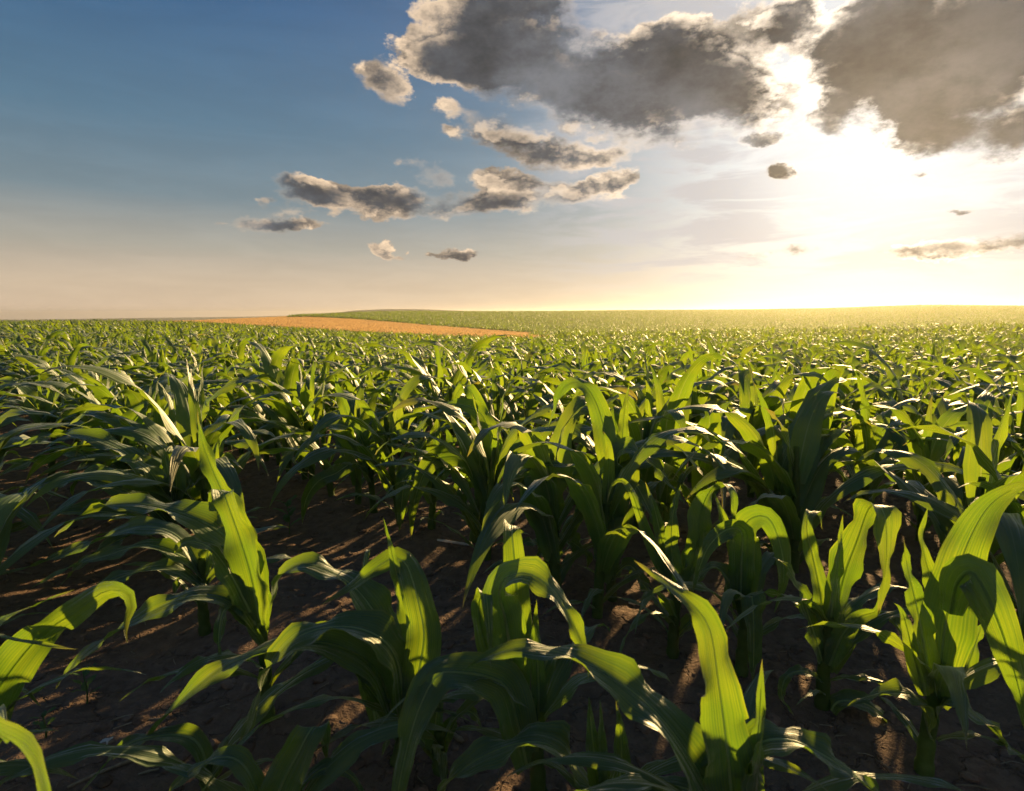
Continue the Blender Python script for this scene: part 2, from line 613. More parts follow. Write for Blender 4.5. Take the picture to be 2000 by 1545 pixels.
# ------------------------------------------------------------------ terrain
# Rolling farmland: for each bearing the height of the crop canopy at the field edge, at the
# wheat / far maize border and at the crest.  (bearing given by photograph column)
CROP = 0.70
HOR = 612.0
TAB = [  # col,  yN,  DN,   yW,  DW,   yC,  DC
    (-2500, 626, 70, 630, 110, 632, 200),
    (-600, 626, 70, 630, 110, 632, 200),
    (0, 626.5, 70, 630, 110, 632, 200),
    (220, 624.5, 68, 629, 110, 632, 200),
    (390, 627, 62, 625.5, 85, 627, 200),
    (500, 632.5, 54, 621.5, 100, 622, 190),
    (600, 638, 47, 617.5, 112, 616, 180),
    (700, 644, 42, 622, 108, 610.5, 180),
    (800, 648, 38, 630, 100, 608.5, 190),
    (900, 652, 35, 638, 90, 609, 205),
    (1000, 655, 33, 645.5, 82, 609, 220),
    (1100, 655, 31, 651, 72, 608.5, 235),
    (1250, 654, 30, 652, 64, 607, 250),
    (1400, 652, 30, 651, 60, 606.5, 260),
    (1600, 648, 30, 649, 58, 604, 270),
    (1800, 644, 30, 646, 58, 597.5, 270),
    (2000, 640, 30, 643, 58, 600, 270),
    (2700, 636, 30, 640, 58, 602, 270),
    (5000, 636, 30, 640, 58, 602, 270),
]
_cols = np.array([t[0] for t in TAB], float)
_az = np.degrees(np.arctan((_cols - 1000) / FPX))
AZ_G = np.linspace(-180, 180, 721)
D_G = np.concatenate([[0.0], np.geomspace(1.0, 6000, 240)])


def build_height():
    Z = np.zeros((len(AZ_G), len(D_G)))
    get = lambda k: np.interp(AZ_G, _az, [t[k] for t in TAB])
    yN, DN, yW, DW, yC, DC = (get(k) for k in range(1, 7))
    for i in range(len(AZ_G)):
        ca = math.cos(R(min(60, abs(AZ_G[i]))))          # slant: depth along +Y to range
        zt = lambda y, D: 1.0 + D * ca * (HOR - y) / FPX / 1.0
        kd = [0, 4.0, DN[i], DW[i], DC[i], DC[i] * 1.5, 900, 6000]
        zN, zW, zC = zt(yN[i], DN[i]) - CROP, zt(yW[i], DW[i]) - CROP, zt(yC[i], DC[i]) - CROP
        kz = [0, 0, zN, zW, zC, zC - 3.5, -16, -16]
        # smooth (hermite) through the knots in distance
        kd, kz = np.array(kd), np.array(kz)
        m = np.gradient(kz, kd)
        m[0] = 0
        m[1] = 0.85 * (kz[2] - kz[1]) / (kd[2] - kd[1])
        j = np.clip(np.searchsorted(kd, D_G, side='right') - 1, 0, len(kd) - 2)
        h = kd[j + 1] - kd[j]
        t = np.clip((D_G - kd[j]) / h, 0, 1)
        Z[i] = ((2 * t**3 - 3 * t**2 + 1) * kz[j] + (t**3 - 2 * t**2 + t) * h * m[j]
                + (-2 * t**3 + 3 * t**2) * kz[j + 1] + (t**3 - t**2) * h * m[j + 1])
    for _ in range(6):                                  # soften along the bearing
        P = np.pad(Z, ((1, 1), (0, 0)), mode='wrap')
        Z = 0.25 * P[:-2] + 0.5 * P[1:-1] + 0.25 * P[2:]
    return Z


HZ = build_height()


def field_z(x, y):
    """height of the land at world x, y"""
    x, y = np.asarray(x, float), np.asarray(y, float)
    az = np.degrees(np.arctan2(x, y))
    d = np.hypot(x, y)
    fi = np.clip((az + 180) * 2, 0, 719.999)
    i = fi.astype(int)
    fi = fi - i
    j = np.clip(np.searchsorted(D_G, d, side='right') - 1, 0, len(D_G) - 2)
    fj = np.clip((d - D_G[j]) / (D_G[j + 1] - D_G[j]), 0, 1)
    return ((HZ[i, j] * (1 - fj) + HZ[i, j + 1] * fj) * (1 - fi)
            + (HZ[i + 1, j] * (1 - fj) + HZ[i + 1, j + 1] * fj) * fi)


RN = np.array([math.sqrt(.5), math.sqrt(.5)])      # across the rows
RD = np.array([-math.sqrt(.5), math.sqrt(.5)])     # along the rows, to the far left
ROW0, ROWW = 1.45, 0.75


def soil_relief(x, y):
    c = x * RN[0] + y * RN[1]
    near = np.clip(1 - (np.hypot(x, y) - 9) / 10, 0, 1)
    ridge = 0.016 * np.cos(2 * np.pi * (c - ROW0) / ROWW)
    return near * (ridge + 0.040 * fbm(x * 2.3 + 40, y * 2.3 + 12, 5) + 0.022 * fbm(x * 11 + 3, y * 11 + 70, 4))


def ground_z(x, y):
    return field_z(x, y) + soil_relief(np.asarray(x, float), np.asarray(y, float))


def build_ground():
    az = np.concatenate([np.arange(-180, -62, 2.0), np.arange(-62, 62, 0.3), np.arange(62, 180, 2.0)])
    dd = np.concatenate([np.geomspace(0.12, 9, 230), np.geomspace(9.2, 1900, 150)])
    A, Dm = np.meshgrid(np.radians(az), dd, indexing='ij')
    x, y = Dm * np.sin(A), Dm * np.cos(A)
    z = ground_z(x, y)
    n, k = len(az), len(dd)
    V = np.stack([x, y, z], -1).reshape(-1, 3)
    i, j = np.meshgrid(np.arange(n), np.arange(k - 1), indexing='ij')
    i2 = (i + 1) % n
    F = np.stack([i * k + j, i * k + j + 1, i2 * k + j + 1, i2 * k + j], -1).reshape(-1, 4)[:, ::-1]
    # close the small hole underfoot
    V = np.vstack([V, [[0, 0, float(ground_z(np.array(0.001), np.array(0.001)))]]])
    c = len(V) - 1
    i = np.arange(n)
    F2 = np.stack([np.full(n, c), i * k, ((i + 1) % n) * k, np.full(n, c)], -1)
    me = mesh_from('ground', V, F, [M_SOIL])
    o = link(bpy.data.objects.new('ground', me))
    tag(o, 'dark brown cracked field soil between the maize rows', kind='structure')
    return o


build_ground()


def az_of_col(col):
    return math.degrees(math.atan((col - 1000) / FPX))


def tab_at(az, k):
    return np.interp(az, _az, [t[k] for t in TAB])


# distant hills beyond the fields
def hill_range(name, label, pts, D, depth):
    cols = np.linspace(pts[0][0], pts[-1][0], 160)
    ys = np.interp(cols, [p[0] for p in pts], [p[1] for p in pts])
    ker = np.hanning(13)
    ker /= ker.sum()
    ys = np.convolve(np.pad(ys, 6, mode='edge'), ker, 'valid')
    ys = ys + 0.35 * fbm(cols / 9.0, cols * 0 + 3, 3)
    rows = []
    prof = [(-0.5, 0.0), (-0.3, 0.35), (-0.12, 0.8), (0, 1.0), (0.15, 0.85), (0.5, 0.0)]
    for f, hgt in prof:
        dd = D + f * depth
        x = (cols - 1000) / FPX * dd
        top = 1.0 + D * (HOR - ys) / FPX
        z = -17 + (top + 17) * hgt
        rows.append(np.stack([x, np.full_like(x, dd), z], -1))
    V = np.stack(rows, 0).reshape(-1, 3)
    n, k = len(prof), len(cols)
    i, j = np.meshgrid(np.arange(n - 1), np.arange(k - 1), indexing='ij')
    F = np.stack([i * k + j, i * k + j + 1, (i + 1) * k + j + 1, (i + 1) * k + j], -1).reshape(-1, 4)
    o = link(bpy.data.objects.new(name, mesh_from(name, V, F, [M_HILL])))
    tag(o, label, kind='structure')


hill_range('distant_hills', 'long low blue ridge on the horizon behind the maize and wheat',
           [(-1500, 626), (-500, 623), (0, 625), (120, 623.5), (290, 620.5), (420, 619.5), (560, 617), (640, 614), (760, 613), (1100, 614), (1700, 620), (2600, 622)], 1350, 500)
hill_range('distant_hill', 'blue hazy hump of a hill rising over the crest of the far maize',
           [(560, 622), (640, 613), (700, 606.3), (760, 603.8), (830, 604.2), (880, 606.3), (960, 609), (1100, 616)], 640, 200)

# ------------------------------------------------------------------ maize geometry
UP = np.array([0.0, 0.0, 1.0])


def norm(v):
    return v / np.maximum(np.linalg.norm(v, axis=-1, keepdims=True), 1e-9)


def catmull(P, n):
    P = np.asarray(P, float)
    Q = np.vstack([2 * P[0] - P[1], P, 2 * P[-1] - P[-2]])
    seg = np.linalg.norm(np.diff(P, axis=0), axis=1)
    cum = np.concatenate([[0], np.cumsum(seg)])
    s = np.linspace(0, cum[-1], n)
    j = np.clip(np.searchsorted(cum, s, side='right') - 1, 0, len(P) - 2)
    t = ((s - cum[j]) / np.maximum(seg[j], 1e-9))[:, None]
    a, b, c, d = Q[j], Q[j + 1], Q[j + 2], Q[j + 3]
    return 0.5 * (2 * b + (c - a) * t + (2 * a - 5 * b + 4 * c - d) * t**2 + (3 * b - a - 3 * c + d) * t**3)


def leaf_width(v, base=0.5):
    return np.minimum(1.0, base + 2.1 * v) * (1 - np.clip((v - 0.26) / 0.74, 0, 1) ** 1.45)


def leaf_grid(P, S, width, fold=0.30, wave=0.10, phase=0.0, nx=5, base=0.5, waves=3.0, prof=None, rough=0.0):
    """blade along P with side vectors S; returns verts, faces, uv"""
    n = len(P)
    T = norm(np.gradient(P, axis=0))
    S = norm(S - T * np.sum(S * T, -1, keepdims=True))
    N = np.cross(S, T)
    v = np.linspace(0, 1, n)
    w = width * 0.5 * (leaf_width(v, base) if prof is None else prof(v))
    if rough:
        tw = 0.42 * fbm(v * 2.6 + 3 * rough, v * 0 + 2 * rough, 2) * np.sin(np.pi * v) ** .5
        S, N = S * np.cos(tw)[:, None] + N * np.sin(tw)[:, None], N * np.cos(tw)[:, None] - S * np.sin(tw)[:, None]
        w = w * (1 + 0.13 * fbm(v * 9 + rough, v * 0 + rough, 3))
    t = np.linspace(-1, 1, nx)
    fo = fold * (1 - 0.55 * v)
    V = np.zeros((n, nx, 3))
    amp = wave * width * np.sin(np.pi * np.clip(v, 0, 1)) ** 0.7
    for k, tt in enumerate(t):
        off = np.abs(tt)
        wv = amp * off**2 * np.sin(2 * math.pi * waves * v + phase + (1.9 if tt > 0 else 0.0)) \
            + 0.4 * amp * off**2 * np.sin(2 * math.pi * waves * 2.3 * v + 2.1 * phase + (0.7 if tt > 0 else 0.0))
        V[:, k] = P + S * (w * tt * np.cos(fo))[:, None] + N * (w * off * np.sin(fo) + wv)[:, None]
    UVs = np.stack(np.broadcast_arrays(t[None, :] * 0.5 + 0.5, v[:, None]), -1)
    i, j = np.meshgrid(np.arange(n - 1), np.arange(nx - 1), indexing='ij')
    F = np.stack([i * nx + j, i * nx + j + 1, (i + 1) * nx + j + 1, (i + 1) * nx + j], -1).reshape(-1, 4)
    return V.reshape(-1, 3), F, UVs.reshape(-1, 2), (T, S, N, w)


def tube(P, rad, ns=7, cap=True):
    P = np.asarray(P, float)
    T = norm(np.gradient(P, axis=0))
    ref = np.array([0.31, 0.95, 0.02])
    A = norm(np.cross(T, ref))
    B = np.cross(T, A)
    th = np.linspace(0, 2 * math.pi, ns, endpoint=False)
    V = P[:, None] + np.asarray(rad)[:, None, None] * (np.cos(th)[None, :, None] * A[:, None] + np.sin(th)[None, :, None] * B[:, None])
    n = len(P)
    i, j = np.meshgrid(np.arange(n - 1), np.arange(ns), indexing='ij')
    j2 = (j + 1) % ns
    F = np.stack([i * ns + j, i * ns + j2, (i + 1) * ns + j2, (i + 1) * ns + j], -1).reshape(-1, 4)
    uv = np.stack(np.broadcast_arrays(np.linspace(0.1, 0.4, ns)[None, :], np.linspace(0, 1, n)[:, None]), -1).reshape(-1, 2)
    return V.reshape(-1, 3), F, uv


def stalk_geo(base, top, r0, r1, r, ns=8, n=14):
    base, top = np.asarray(base, float), np.asarray(top, float)
    v = np.linspace(0, 1, n)
    P = base + (top - base) * v[:, None]
    P[:, 0] += 0.006 * np.sin(3 * v + r.uniform(0, 6))
    P[:, 1] += 0.006 * np.sin(2.4 * v + r.uniform(0, 6))
    rad = r0 + (r1 - r0) * v
    k = v * 5.2 % 1.0                                            # sheaths, each flaring over the next
    rad = rad * (0.92 + 0.20 * k)
    rad[0] *= 1.12
    return tube(P, rad, ns)


def proc_leaf_path(h0, az, L, th0, bend, p, drift, n, r):
    v = np.linspace(0, 1, n)
    th = th0 + bend * v**p
    a = az + drift * v**1.5
    d = np.stack([np.sin(th) * np.cos(a), np.sin(th) * np.sin(a), np.cos(th)], -1)
    ds = L / (n - 1)
    P = np.vstack([[0, 0, 0], np.cumsum(d[:-1] * ds, 0)]) + np.array([0.006 * math.cos(az), 0.006 * math.sin(az), h0])
    S = np.stack([-np.sin(a), np.cos(a), 0 * a], -1)
    T = norm(np.gradient(P, axis=0))
    tw = r.uniform(-0.9, 0.9) * v**1.3
    N = np.cross(S, T)
    S = S * np.cos(tw)[:, None] + N * np.sin(tw)[:, None]
    return P, S


def plant_spec(seed, lush=1.0):
    """leaf parameters of one maize plant: list of (h0, az, L, width, th0, bend, p, drift, base)"""
    r = random.Random(seed)
    n = r.choice([9, 10, 10, 11])
    H = r.uniform(0.26, 0.35)
    a0 = r.uniform(-0.5, 0.5)
    out = []
    for i in range(n):
        f = i / (n - 1)
        az = a0 + math.pi * (i % 2) + r.uniform(-0.65, 0.65)
        if f < 0.22:
            L, w = r.uniform(0.18, 0.34), r.uniform(0.026, 0.040)
            th0, bend, p = r.uniform(0.5, 0.9), r.uniform(0.9, 1.7), 1.0
        elif f < 0.70:
            L, w = r.uniform(0.50, 0.74), r.uniform(0.070, 0.098)
            th0, bend, p = r.uniform(0.28, 0.62), r.uniform(1.6, 2.6), r.uniform(0.9, 2.2)
        elif f < 0.93:
            L, w = r.uniform(0.44, 0.64), r.uniform(0.066, 0.092)
            th0, bend, p = r.uniform(0.16, 0.42), r.uniform(1.6, 2.8), r.uniform(1.1, 2.6)
        else:
            L, w = r.uniform(0.24, 0.36), r.uniform(0.030, 0.046)
            th0, bend, p = r.uniform(0.02, 0.2), r.uniform(0.1, 1.4), 2.0
        out.append((0.02 + H * f**1.1, az, L * lush, w, th0, bend, p, r.uniform(-0.5, 0.5), 0.55))
    return H, out


def plant_parts(seed, n=16, nx=5, lush=1.0):
    H, spec = plant_spec(seed, lush)
    r = random.Random(seed + 999)
    leaves = []
    for (h0, az, L, w, th0, bend, p, drift, base) in spec:
        P, S = proc_leaf_path(h0, az, L, th0, bend, p, drift, n, r)
        V, F, uv, _ = leaf_grid(P, S, w, 0.32, 0.13, r.uniform(0, 6.28), nx, base, r.uniform(2, 3.6))
        leaves.append((V, F, uv))
    st = stalk_geo((0, 0, -0.03), (0, 0, H + 0.10), 0.0165, 0.009, r, 7 if n > 10 else 4, 12 if n > 10 else 3)
    return st, leaves


def joined(seed, n, nx, offs=((0, 0, 0, 1.0),), mat=M_LEAF, name='maize_tuft', stalk=True):
    Vs, Fs, U, mi, c = [], [], [], [], 0
    for k, (ox, oy, rz, s) in enumerate(offs):
        st, lv = plant_parts(seed + 31 * k, n, nx)
        ca, sa = math.cos(rz), math.sin(rz)
        for q, (V, F, uv) in enumerate(([st] if stalk else []) + lv):
            V = np.array(V)
            x, y = V[:, 0] * ca - V[:, 1] * sa, V[:, 0] * sa + V[:, 1] * ca
            V = np.stack([x * s + ox, y * s + oy, V[:, 2] * s], -1)
            Vs.append(V); Fs.append(F + c); U.append(uv)
            mi += [1 if (stalk and q == 0) else 0] * len(F)
            c += len(V)
    me = mesh_from(name, np.vstack(Vs), np.vstack(Fs), [mat, M_STALK], np.vstack(U), True, mi)
    return bpy.data.objects.new(name, me)


# ------------------------------------------------------------------ traced front plants
def at(px, py, Y):
    d = pix_dir(px, py)
    return np.array([0, 0, CAM_H]) + d * (Y / d[1])


def ground_hit(px, py):
    d = pix_dir(px, py)
    t = -CAM_H / d[2]
    return d[0] * t, d[1] * t


# Each front plant: base (photograph pixel on the soil), stalk top pixel, label, leaves.
# A leaf: points (column, row, offset in metres away from the camera), width in pixels, how it faces
# ('r' = blade spread sideways; number = 0 facing up .. 1 facing the path; tuple = base..tip)
HERO = [
    dict(base=(1430, 1750), top=(1440, 1560), label='front maize plant with one very broad bright backlit upright leaf',
         leaves=[
             ([(1440, 1650, 0), (1428, 1545, 0), (1417, 1440, -.02), (1402, 1330, -.03), (1384, 1225, -.02), (1340, 1170, 0), (1290, 1130, .02), (1238, 1094, .04)], 122, 'r'),
             ([(1462, 1650, -.01), (1474, 1500, -.02), (1484, 1400, -.02), (1489, 1285, -.02)], 48, 'r'),
             ([(1445, 1650, -.03), (1468, 1570, -.04), (1478, 1500, -.05), (1490, 1430, -.05)], 62, 'r'),
             ([(1425, 1650, .02), (1375, 1530, .02), (1300, 1415, .03), (1220, 1340, .05), (1120, 1284, .06), (1030, 1266, .06), (960, 1280, .06), (903, 1312, .05)], 138, (.22, .10)),
             ([(1452, 1520, -.01), (1480, 1456, -.02), (1540, 1446, -.03), (1605, 1474, -.04), (1680, 1525, -.05), (1765, 1605, -.06)], 92, (.1, .05)),
         ]),
    dict(base=(1180, 1660), top=(1190, 1540), label='low front maize plant with yellow sunlit arching leaf and cupped upright leaves',
         leaves=[
             ([(1205, 1620, 0), (1152, 1545, 0), (1107, 1482, -.01), (1060, 1452, -.02), (1000, 1456, -.02), (930, 1486, -.02), (870, 1535, -.02), (822, 1595, -.02)], 126, (.0, .0)),
             ([(1185, 1600, 0), (1165, 1500, .01), (1155, 1420, .01), (1150, 1360, .02)], 52, 'r'),
             ([(1195, 1600, -.01), (1212, 1500, -.01), (1212, 1430, -.01), (1203, 1368, 0)], 54, 'r'),
             ([(1188, 1600, 0), (1180, 1500, -.01), (1172, 1366, -.01)], 34, 'r'),
             ([(1200, 1600, .02), (1250, 1550, .03), (1310, 1535, .03), (1380, 1560, .03), (1430, 1620, .03)], 50, .5),
         ]),
    dict(base=(1055, 1570), top=(1030, 1360), label='front maize plant with flat blue-green upright leaf and pale central rib',
         leaves=[
             ([(1018, 1370, 0), (1013, 1260, .01), (1009, 1160, .01), (1004, 1085, .01), (1000, 1042, .015), (1000, 1027, .05), (1003, 1036, .10), (1006, 1075, .15)], 68, 'r'),
             ([(990, 1360, .05), (950, 1265, .06), (936, 1195, .05), (942, 1160, .02), (950, 1166, -.03), (955, 1222, -.05), (960, 1310, -.06)], 50, 'r'),
             ([(1005, 1320, 0), (988, 1215, -.01), (975, 1155, -.02), (993, 1126, -.03), (1035, 1122, -.04), (1082, 1156, -.05), (1113, 1208, -.06), (1140, 1268, -.07), (1150, 1330, -.07)], 84, (.5, .15)),
             ([(1030, 1500, -.01), (1012, 1420, -.03), (990, 1345, -.04), (950, 1322, -.05), (900, 1314, -.07), (856, 1318, -.09), (822, 1376, -.11), (797, 1455, -.13), (777, 1550, -.14), (765, 1640, -.14)], 100, (.75, .3)),
             ([(1040, 1380, .03), (1068, 1290, .05), (1085, 1285, .09), (1082, 1350, .11), (1060, 1420, .12)], 48, 'r'),
             ([(1050, 1440, .0), (1052, 1340, .02), (1046, 1230, .03), (1048, 1170, .03)], 40, 'r'),
         ]),
    dict(base=(775, 1500), top=(800, 1345), label='front maize plant with a cupped bright leaf and wide sunlit arching leaves',
         leaves=[
             ([(815, 1350, 0), (803, 1240, 0), (783, 1155, 0), (769, 1095, 0), (758, 1045, 0), (748, 1010, 0)], 42, 'r'),
             ([(800, 1390, -.02), (818, 1310, -.02), (828, 1240, -.02), (818, 1180, -.01), (803, 1125, .01), (790, 1098, .02), (768, 1090, .02), (730, 1112, .0), (690, 1142, -.01), (628, 1181, -.02)], 82, (1.0, .6)),
             ([(800, 1350, .02), (772, 1260, .02), (730, 1195, .02), (690, 1146, .03), (640, 1114, .03), (590, 1102, .03), (550, 1124, .03), (532, 1165, .02), (522, 1205, .02)], 96, (.25, .02)),
             ([(790, 1390, -.02), (778, 1300, -.03), (750, 1252, -.04), (700, 1228, -.05), (640, 1226, -.06), (580, 1246, -.07), (535, 1292, -.08), (506, 1355, -.09), (485, 1420, -.10), (462, 1475, -.10)], 92, (.2, .05)),
             ([(775, 1420, 0), (740, 1320, -.01), (690, 1275, -.02), (620, 1255, -.03), (540, 1266, -.04), (450, 1296, -.05), (380, 1346, -.06), (320, 1405, -.07), (264, 1466, -.07)], 84, (.25, .1)),
             ([(735, 1420, .06), (718, 1290, .07), (713, 1160, .07), (715, 1095, .08), (719, 1074, .11), (722, 1086, .15)], 50, 'r'),
             ([(780, 1440, .0), (740, 1370, .0), (700, 1320, -.01), (680, 1290, -.02), (668, 1300, -.03)], 40, .5),
         ]),
    dict(base=(862, 1520), top=(862, 1420), label='small shaded maize plant between the two leafy front plants',
         leaves=[
             ([(862, 1500, 0), (850, 1440, .01), (856, 1375, .01), (868, 1325, .01)], 48, 'r'),
             ([(860, 1480, .01), (880, 1420, .02), (905, 1390, .02), (930, 1400, .02), (945, 1440, .02)], 30, .5),
             ([(858, 1490, 0), (820, 1440, .01), (785, 1420, .01), (760, 1440, .01), (745, 1480, .01)], 30, .5),
         ]),
    dict(base=(525, 1405), top=(505, 1215), label='tall front maize plant with a folded sunlit leaf, its long leaf reaching over bare soil',
         leaves=[
             ([(512, 1230, 0), (498, 1130, .01), (472, 1040, .02), (434, 960, .03), (408, 900, .04), (392, 850, .04), (386, 797, .04)], 70, 'r'),
             ([(508, 1220, -.02), (492, 1130, -.04), (470, 1055, -.05), (447, 990, -.05), (436, 963, -.03), (426, 957, .0), (412, 966, .04), (403, 1005, .05)], 72, 'r'),
             ([(505, 1200, 0), (462, 1080, -.01), (415, 1030, -.01), (340, 998, -.01), (270, 984, -.01), (200, 990, -.01), (150, 1012, -.01), (105, 1050, -.01)], 84, (.25, .08)),
             ([(500, 1220, -.03), (455, 1130, -.05), (415, 1075, -.06), (375, 1058, -.07), (350, 1066, -.08), (340, 1090, -.08)], 50, .7),
             ([(505, 1230, -.02), (455, 1180, -.04), (400, 1164, -.05), (340, 1176, -.07), (260, 1216, -.08), (190, 1258, -.09), (140, 1302, -.10), (108, 1348, -.10)], 62, (.3, .15)),
             ([(515, 1240, .02), (512, 1160, .03), (500, 1080, .03), (480, 1010, .04), (470, 975, .05)], 44, 'r'),
             ([(510, 1260, -.02), (470, 1200, -.05), (440, 1190, -.07), (428, 1240, -.09), (432, 1310, -.10)], 36, 'r'),
         ]),
    dict(base=(400, 1240), top=(395, 1090), label='shaded maize plant behind the folded sunlit leaf, its leaves swept over bare soil',
         leaves=[
             ([(398, 1120, 0), (350, 1050, 0), (280, 1030, 0), (180, 1060, 0), (80, 1100, 0), (-20, 1125, 0)], 40, .55),
             ([(398, 1130, 0), (360, 1090, -.02), (290, 1065, -.03), (210, 1085, -.04), (130, 1110, -.05), (60, 1150, -.05)], 34, .5),
             ([(400, 1120, .0), (410, 1060, .01), (425, 1020, .02), (440, 1030, .03), (450, 1060, .04)], 36, 'r'),
             ([(400, 1160, 0), (380, 1130, -.02), (350, 1130, -.03), (340, 1170, -.04)], 26, .6),
             ([(398, 1150, -.02), (330, 1110, -.05), (230, 1130, -.08), (140, 1185, -.10), (90, 1240, -.11)], 34, .45),
         ]),
    dict(base=(325, 1120), top=(335, 985), label='maize plant with a thin upright spike and a square folded leaf behind bare soil',
         leaves=[
             ([(340, 1010, 0), (345, 950, 0), (343, 905, .01), (338, 882, .03), (345, 884, .08), (350, 910, .12)], 44, 'r'),
             ([(338, 990, -.02), (330, 930, -.02), (318, 865, -.02)], 26, 'r'),
             ([(350, 1010, -.02), (320, 960, -.03), (285, 915, -.04), (250, 897, -.04), (215, 905, -.04)], 44, .6),
             ([(340, 1020, -.01), (280, 945, -.02), (225, 922, -.02), (170, 925, -.02), (145, 955, -.02), (135, 1010, -.02)], 36, .5),
             ([(345, 1010, .02), (300, 940, .03), (240, 880, .04), (150, 850, .05), (60, 862, .06), (-10, 890, .07)], 44, .45),
             ([(345, 1010, .03), (390, 930, .04), (440, 895, .05), (480, 920, .05)], 40, .5),
             ([(335, 1030, -.02), (260, 965, -.03), (150, 938, -.04), (50, 960, -.05), (-40, 1012, -.06)], 46, .35),
             ([(335, 1045, -.03), (240, 1005, -.05), (120, 1002, -.07), (10, 1040, -.09), (-60, 1085, -.10)], 40, .3),
             ([(335, 1040, 0), (270, 1040, -.06), (180, 1085, -.10), (110, 1150, -.13)], 34, .4),
         ]),
    dict(base=(240, 1010), top=(255, 880), label='maize plant with two backlit blades in a V over the dark rows',
         leaves=[
             ([(262, 900, 0), (245, 850, 0), (265, 815, 0), (290, 792, .01), (305, 800, .02), (315, 835, .03)], 48, 'r'),
             ([(258, 900, 0), (270, 850, 0), (282, 815, .01), (292, 785, .02)], 32, 'r'),
             ([(250, 890, 0), (215, 840, 0), (196, 800, 0)], 24, 'r'),
             ([(245, 900, -.02), (205, 850, -.03), (150, 842, -.04), (80, 855, -.05), (0, 870, -.06)], 36, .4),
             ([(245, 920, -.03), (180, 890, -.05), (90, 893, -.07), (0, 930, -.09), (-50, 970, -.10)], 40, .35),
             ([(248, 930, .0), (200, 905, -.03), (140, 925, -.05), (95, 975, -.07)], 32, .5),
         ]),
    dict(base=(100, 930), top=(105, 800), label='maize plant with a dark upright blade and curled yellow-green leaf at the field side',
         leaves=[
             ([(105, 840, 0), (100, 790, 0), (108, 762, .0), (125, 752, .01), (133, 770, .03)], 40, 'r'),
             ([(100, 840, 0), (82, 790, 0), (76, 725, 0)], 20, 'r'),
             ([(95, 850, 0), (60, 780, 0), (20, 745, 0), (-20, 745, 0)], 36, .5),
         ]),
    dict(base=(1200, 1180), top=(1190, 960), label='tall maize plant with a broad leaf hanging straight down its stalk',
         leaves=[
             ([(1188, 1010, 0), (1178, 950, -.05), (1186, 945, -.09), (1196, 1000, -.11), (1200, 1070, -.11), (1200, 1140, -.11)], 62, 'r'),
             ([(1194, 960, 0), (1188, 890, 0), (1178, 830, .01), (1162, 782, .02), (1142, 754, .03), (1120, 747, .05), (1098, 762, .06), (1084, 795, .06), (1070, 838, .05)], 52, (1, .25)),
             ([(1205, 960, 0), (1214, 870, .01), (1220, 800, .01), (1229, 750, .01)], 34, 'r'),
             ([(1198, 960, -.02), (1203, 895, -.04), (1228, 876, -.05), (1272, 905, -.06), (1312, 952, -.07), (1338, 985, -.08)], 40, .6),
             ([(1185, 950, -.03), (1150, 918, -.04), (1080, 908, -.05), (1020, 920, -.06), (985, 960, -.07)], 16, .5),
             ([(1192, 990, -.02), (1215, 940, -.04), (1240, 945, -.05), (1275, 1010, -.07), (1300, 1060, -.08)], 36, .6),
             ([(1205, 950, .03), (1210, 870, .04), (1200, 810, .05), (1215, 798, .08), (1225, 830, .1)], 40, 'r'),
             ([(1195, 1130, 0), (1230, 1105, -.02), (1262, 1150, -.04), (1290, 1190, -.05)], 30, .5),
         ]),
    dict(base=(1090, 1130), top=(1080, 930), label='maize plant with narrow folded leaf, beside the tall plant with the hanging leaf',
         leaves=[
             ([(1075, 960, 0), (1050, 915, -.01), (1040, 918, -.05), (1044, 975, -.08), (1050, 1050, -.08)], 44, 'r'),
             ([(1085, 960, 0), (1110, 915, -.01), (1135, 915, -.04), (1148, 965, -.06), (1130, 1010, -.07), (1110, 1065, -.08)], 54, (.8, 1)),
             ([(1080, 960, 0), (1072, 890, .01), (1080, 850, .01)], 40, 'r'),
             ([(1082, 1040, -.01), (1085, 960, -.02), (1078, 920, -.02)], 46, 'r'),
             ([(1075, 940, 0), (1050, 880, -.01), (1020, 868, -.02), (1000, 895, -.03), (994, 940, -.04), (1004, 980, -.04)], 36, .8),
             ([(1080, 1100, 0), (1090, 1060, -.02), (1110, 1055, -.03), (1148, 1085, -.04), (1146, 1110, -.04)], 44, .7),
             ([(1078, 1110, 0), (1045, 1060, -.02), (1010, 1066, -.03)], 40, .5),
         ]),
    dict(base=(925, 1070), top=(945, 900), label='dark shaded maize plant with a blue-green leaf hanging in a long point',
         leaves=[
             ([(940, 950, 0), (905, 900, -.02), (870, 893, -.04), (838, 908, -.06), (816, 955, -.08), (806, 1000, -.09), (803, 1055, -.09)], 46, (.5, .95)),
             ([(950, 950, 0), (948, 870, 0), (935, 800, 0), (920, 765, .01), (905, 756, .02), (890, 775, .03), (880, 820, .03)], 50, 'r'),
             ([(955, 950, -.02), (960, 880, -.03), (950, 830, -.04), (930, 800, -.05), (880, 788, -.06), (830, 800, -.06)], 50, (1, .4)),
             ([(945, 990, -.02), (955, 930, -.04), (960, 890, -.04)], 52, 'r'),
             ([(945, 970, 0), (930, 900, .01), (900, 840, .02), (870, 830, .03), (840, 850, .03)], 36, .4),
             ([(950, 960, .02), (985, 900, .03), (1000, 850, .03), (975, 835, .03)], 40, .5),
             ([(940, 1030, 0), (905, 985, -.02), (870, 960, -.03), (850, 975, -.03)], 36, .5),
         ]),
    dict(base=(845, 1040), top=(850, 900), label='shaded maize plant with a torn square leaf end hanging below a pointed one',
         leaves=[
             ([(845, 950, 0), (830, 920, -.01), (795, 928, -.03), (785, 980, -.05), (780, 1040, -.05)], 44, (.5, 1)),
             ([(852, 930, 0), (850, 860, 0), (856, 810, .01)], 44, 'r'),
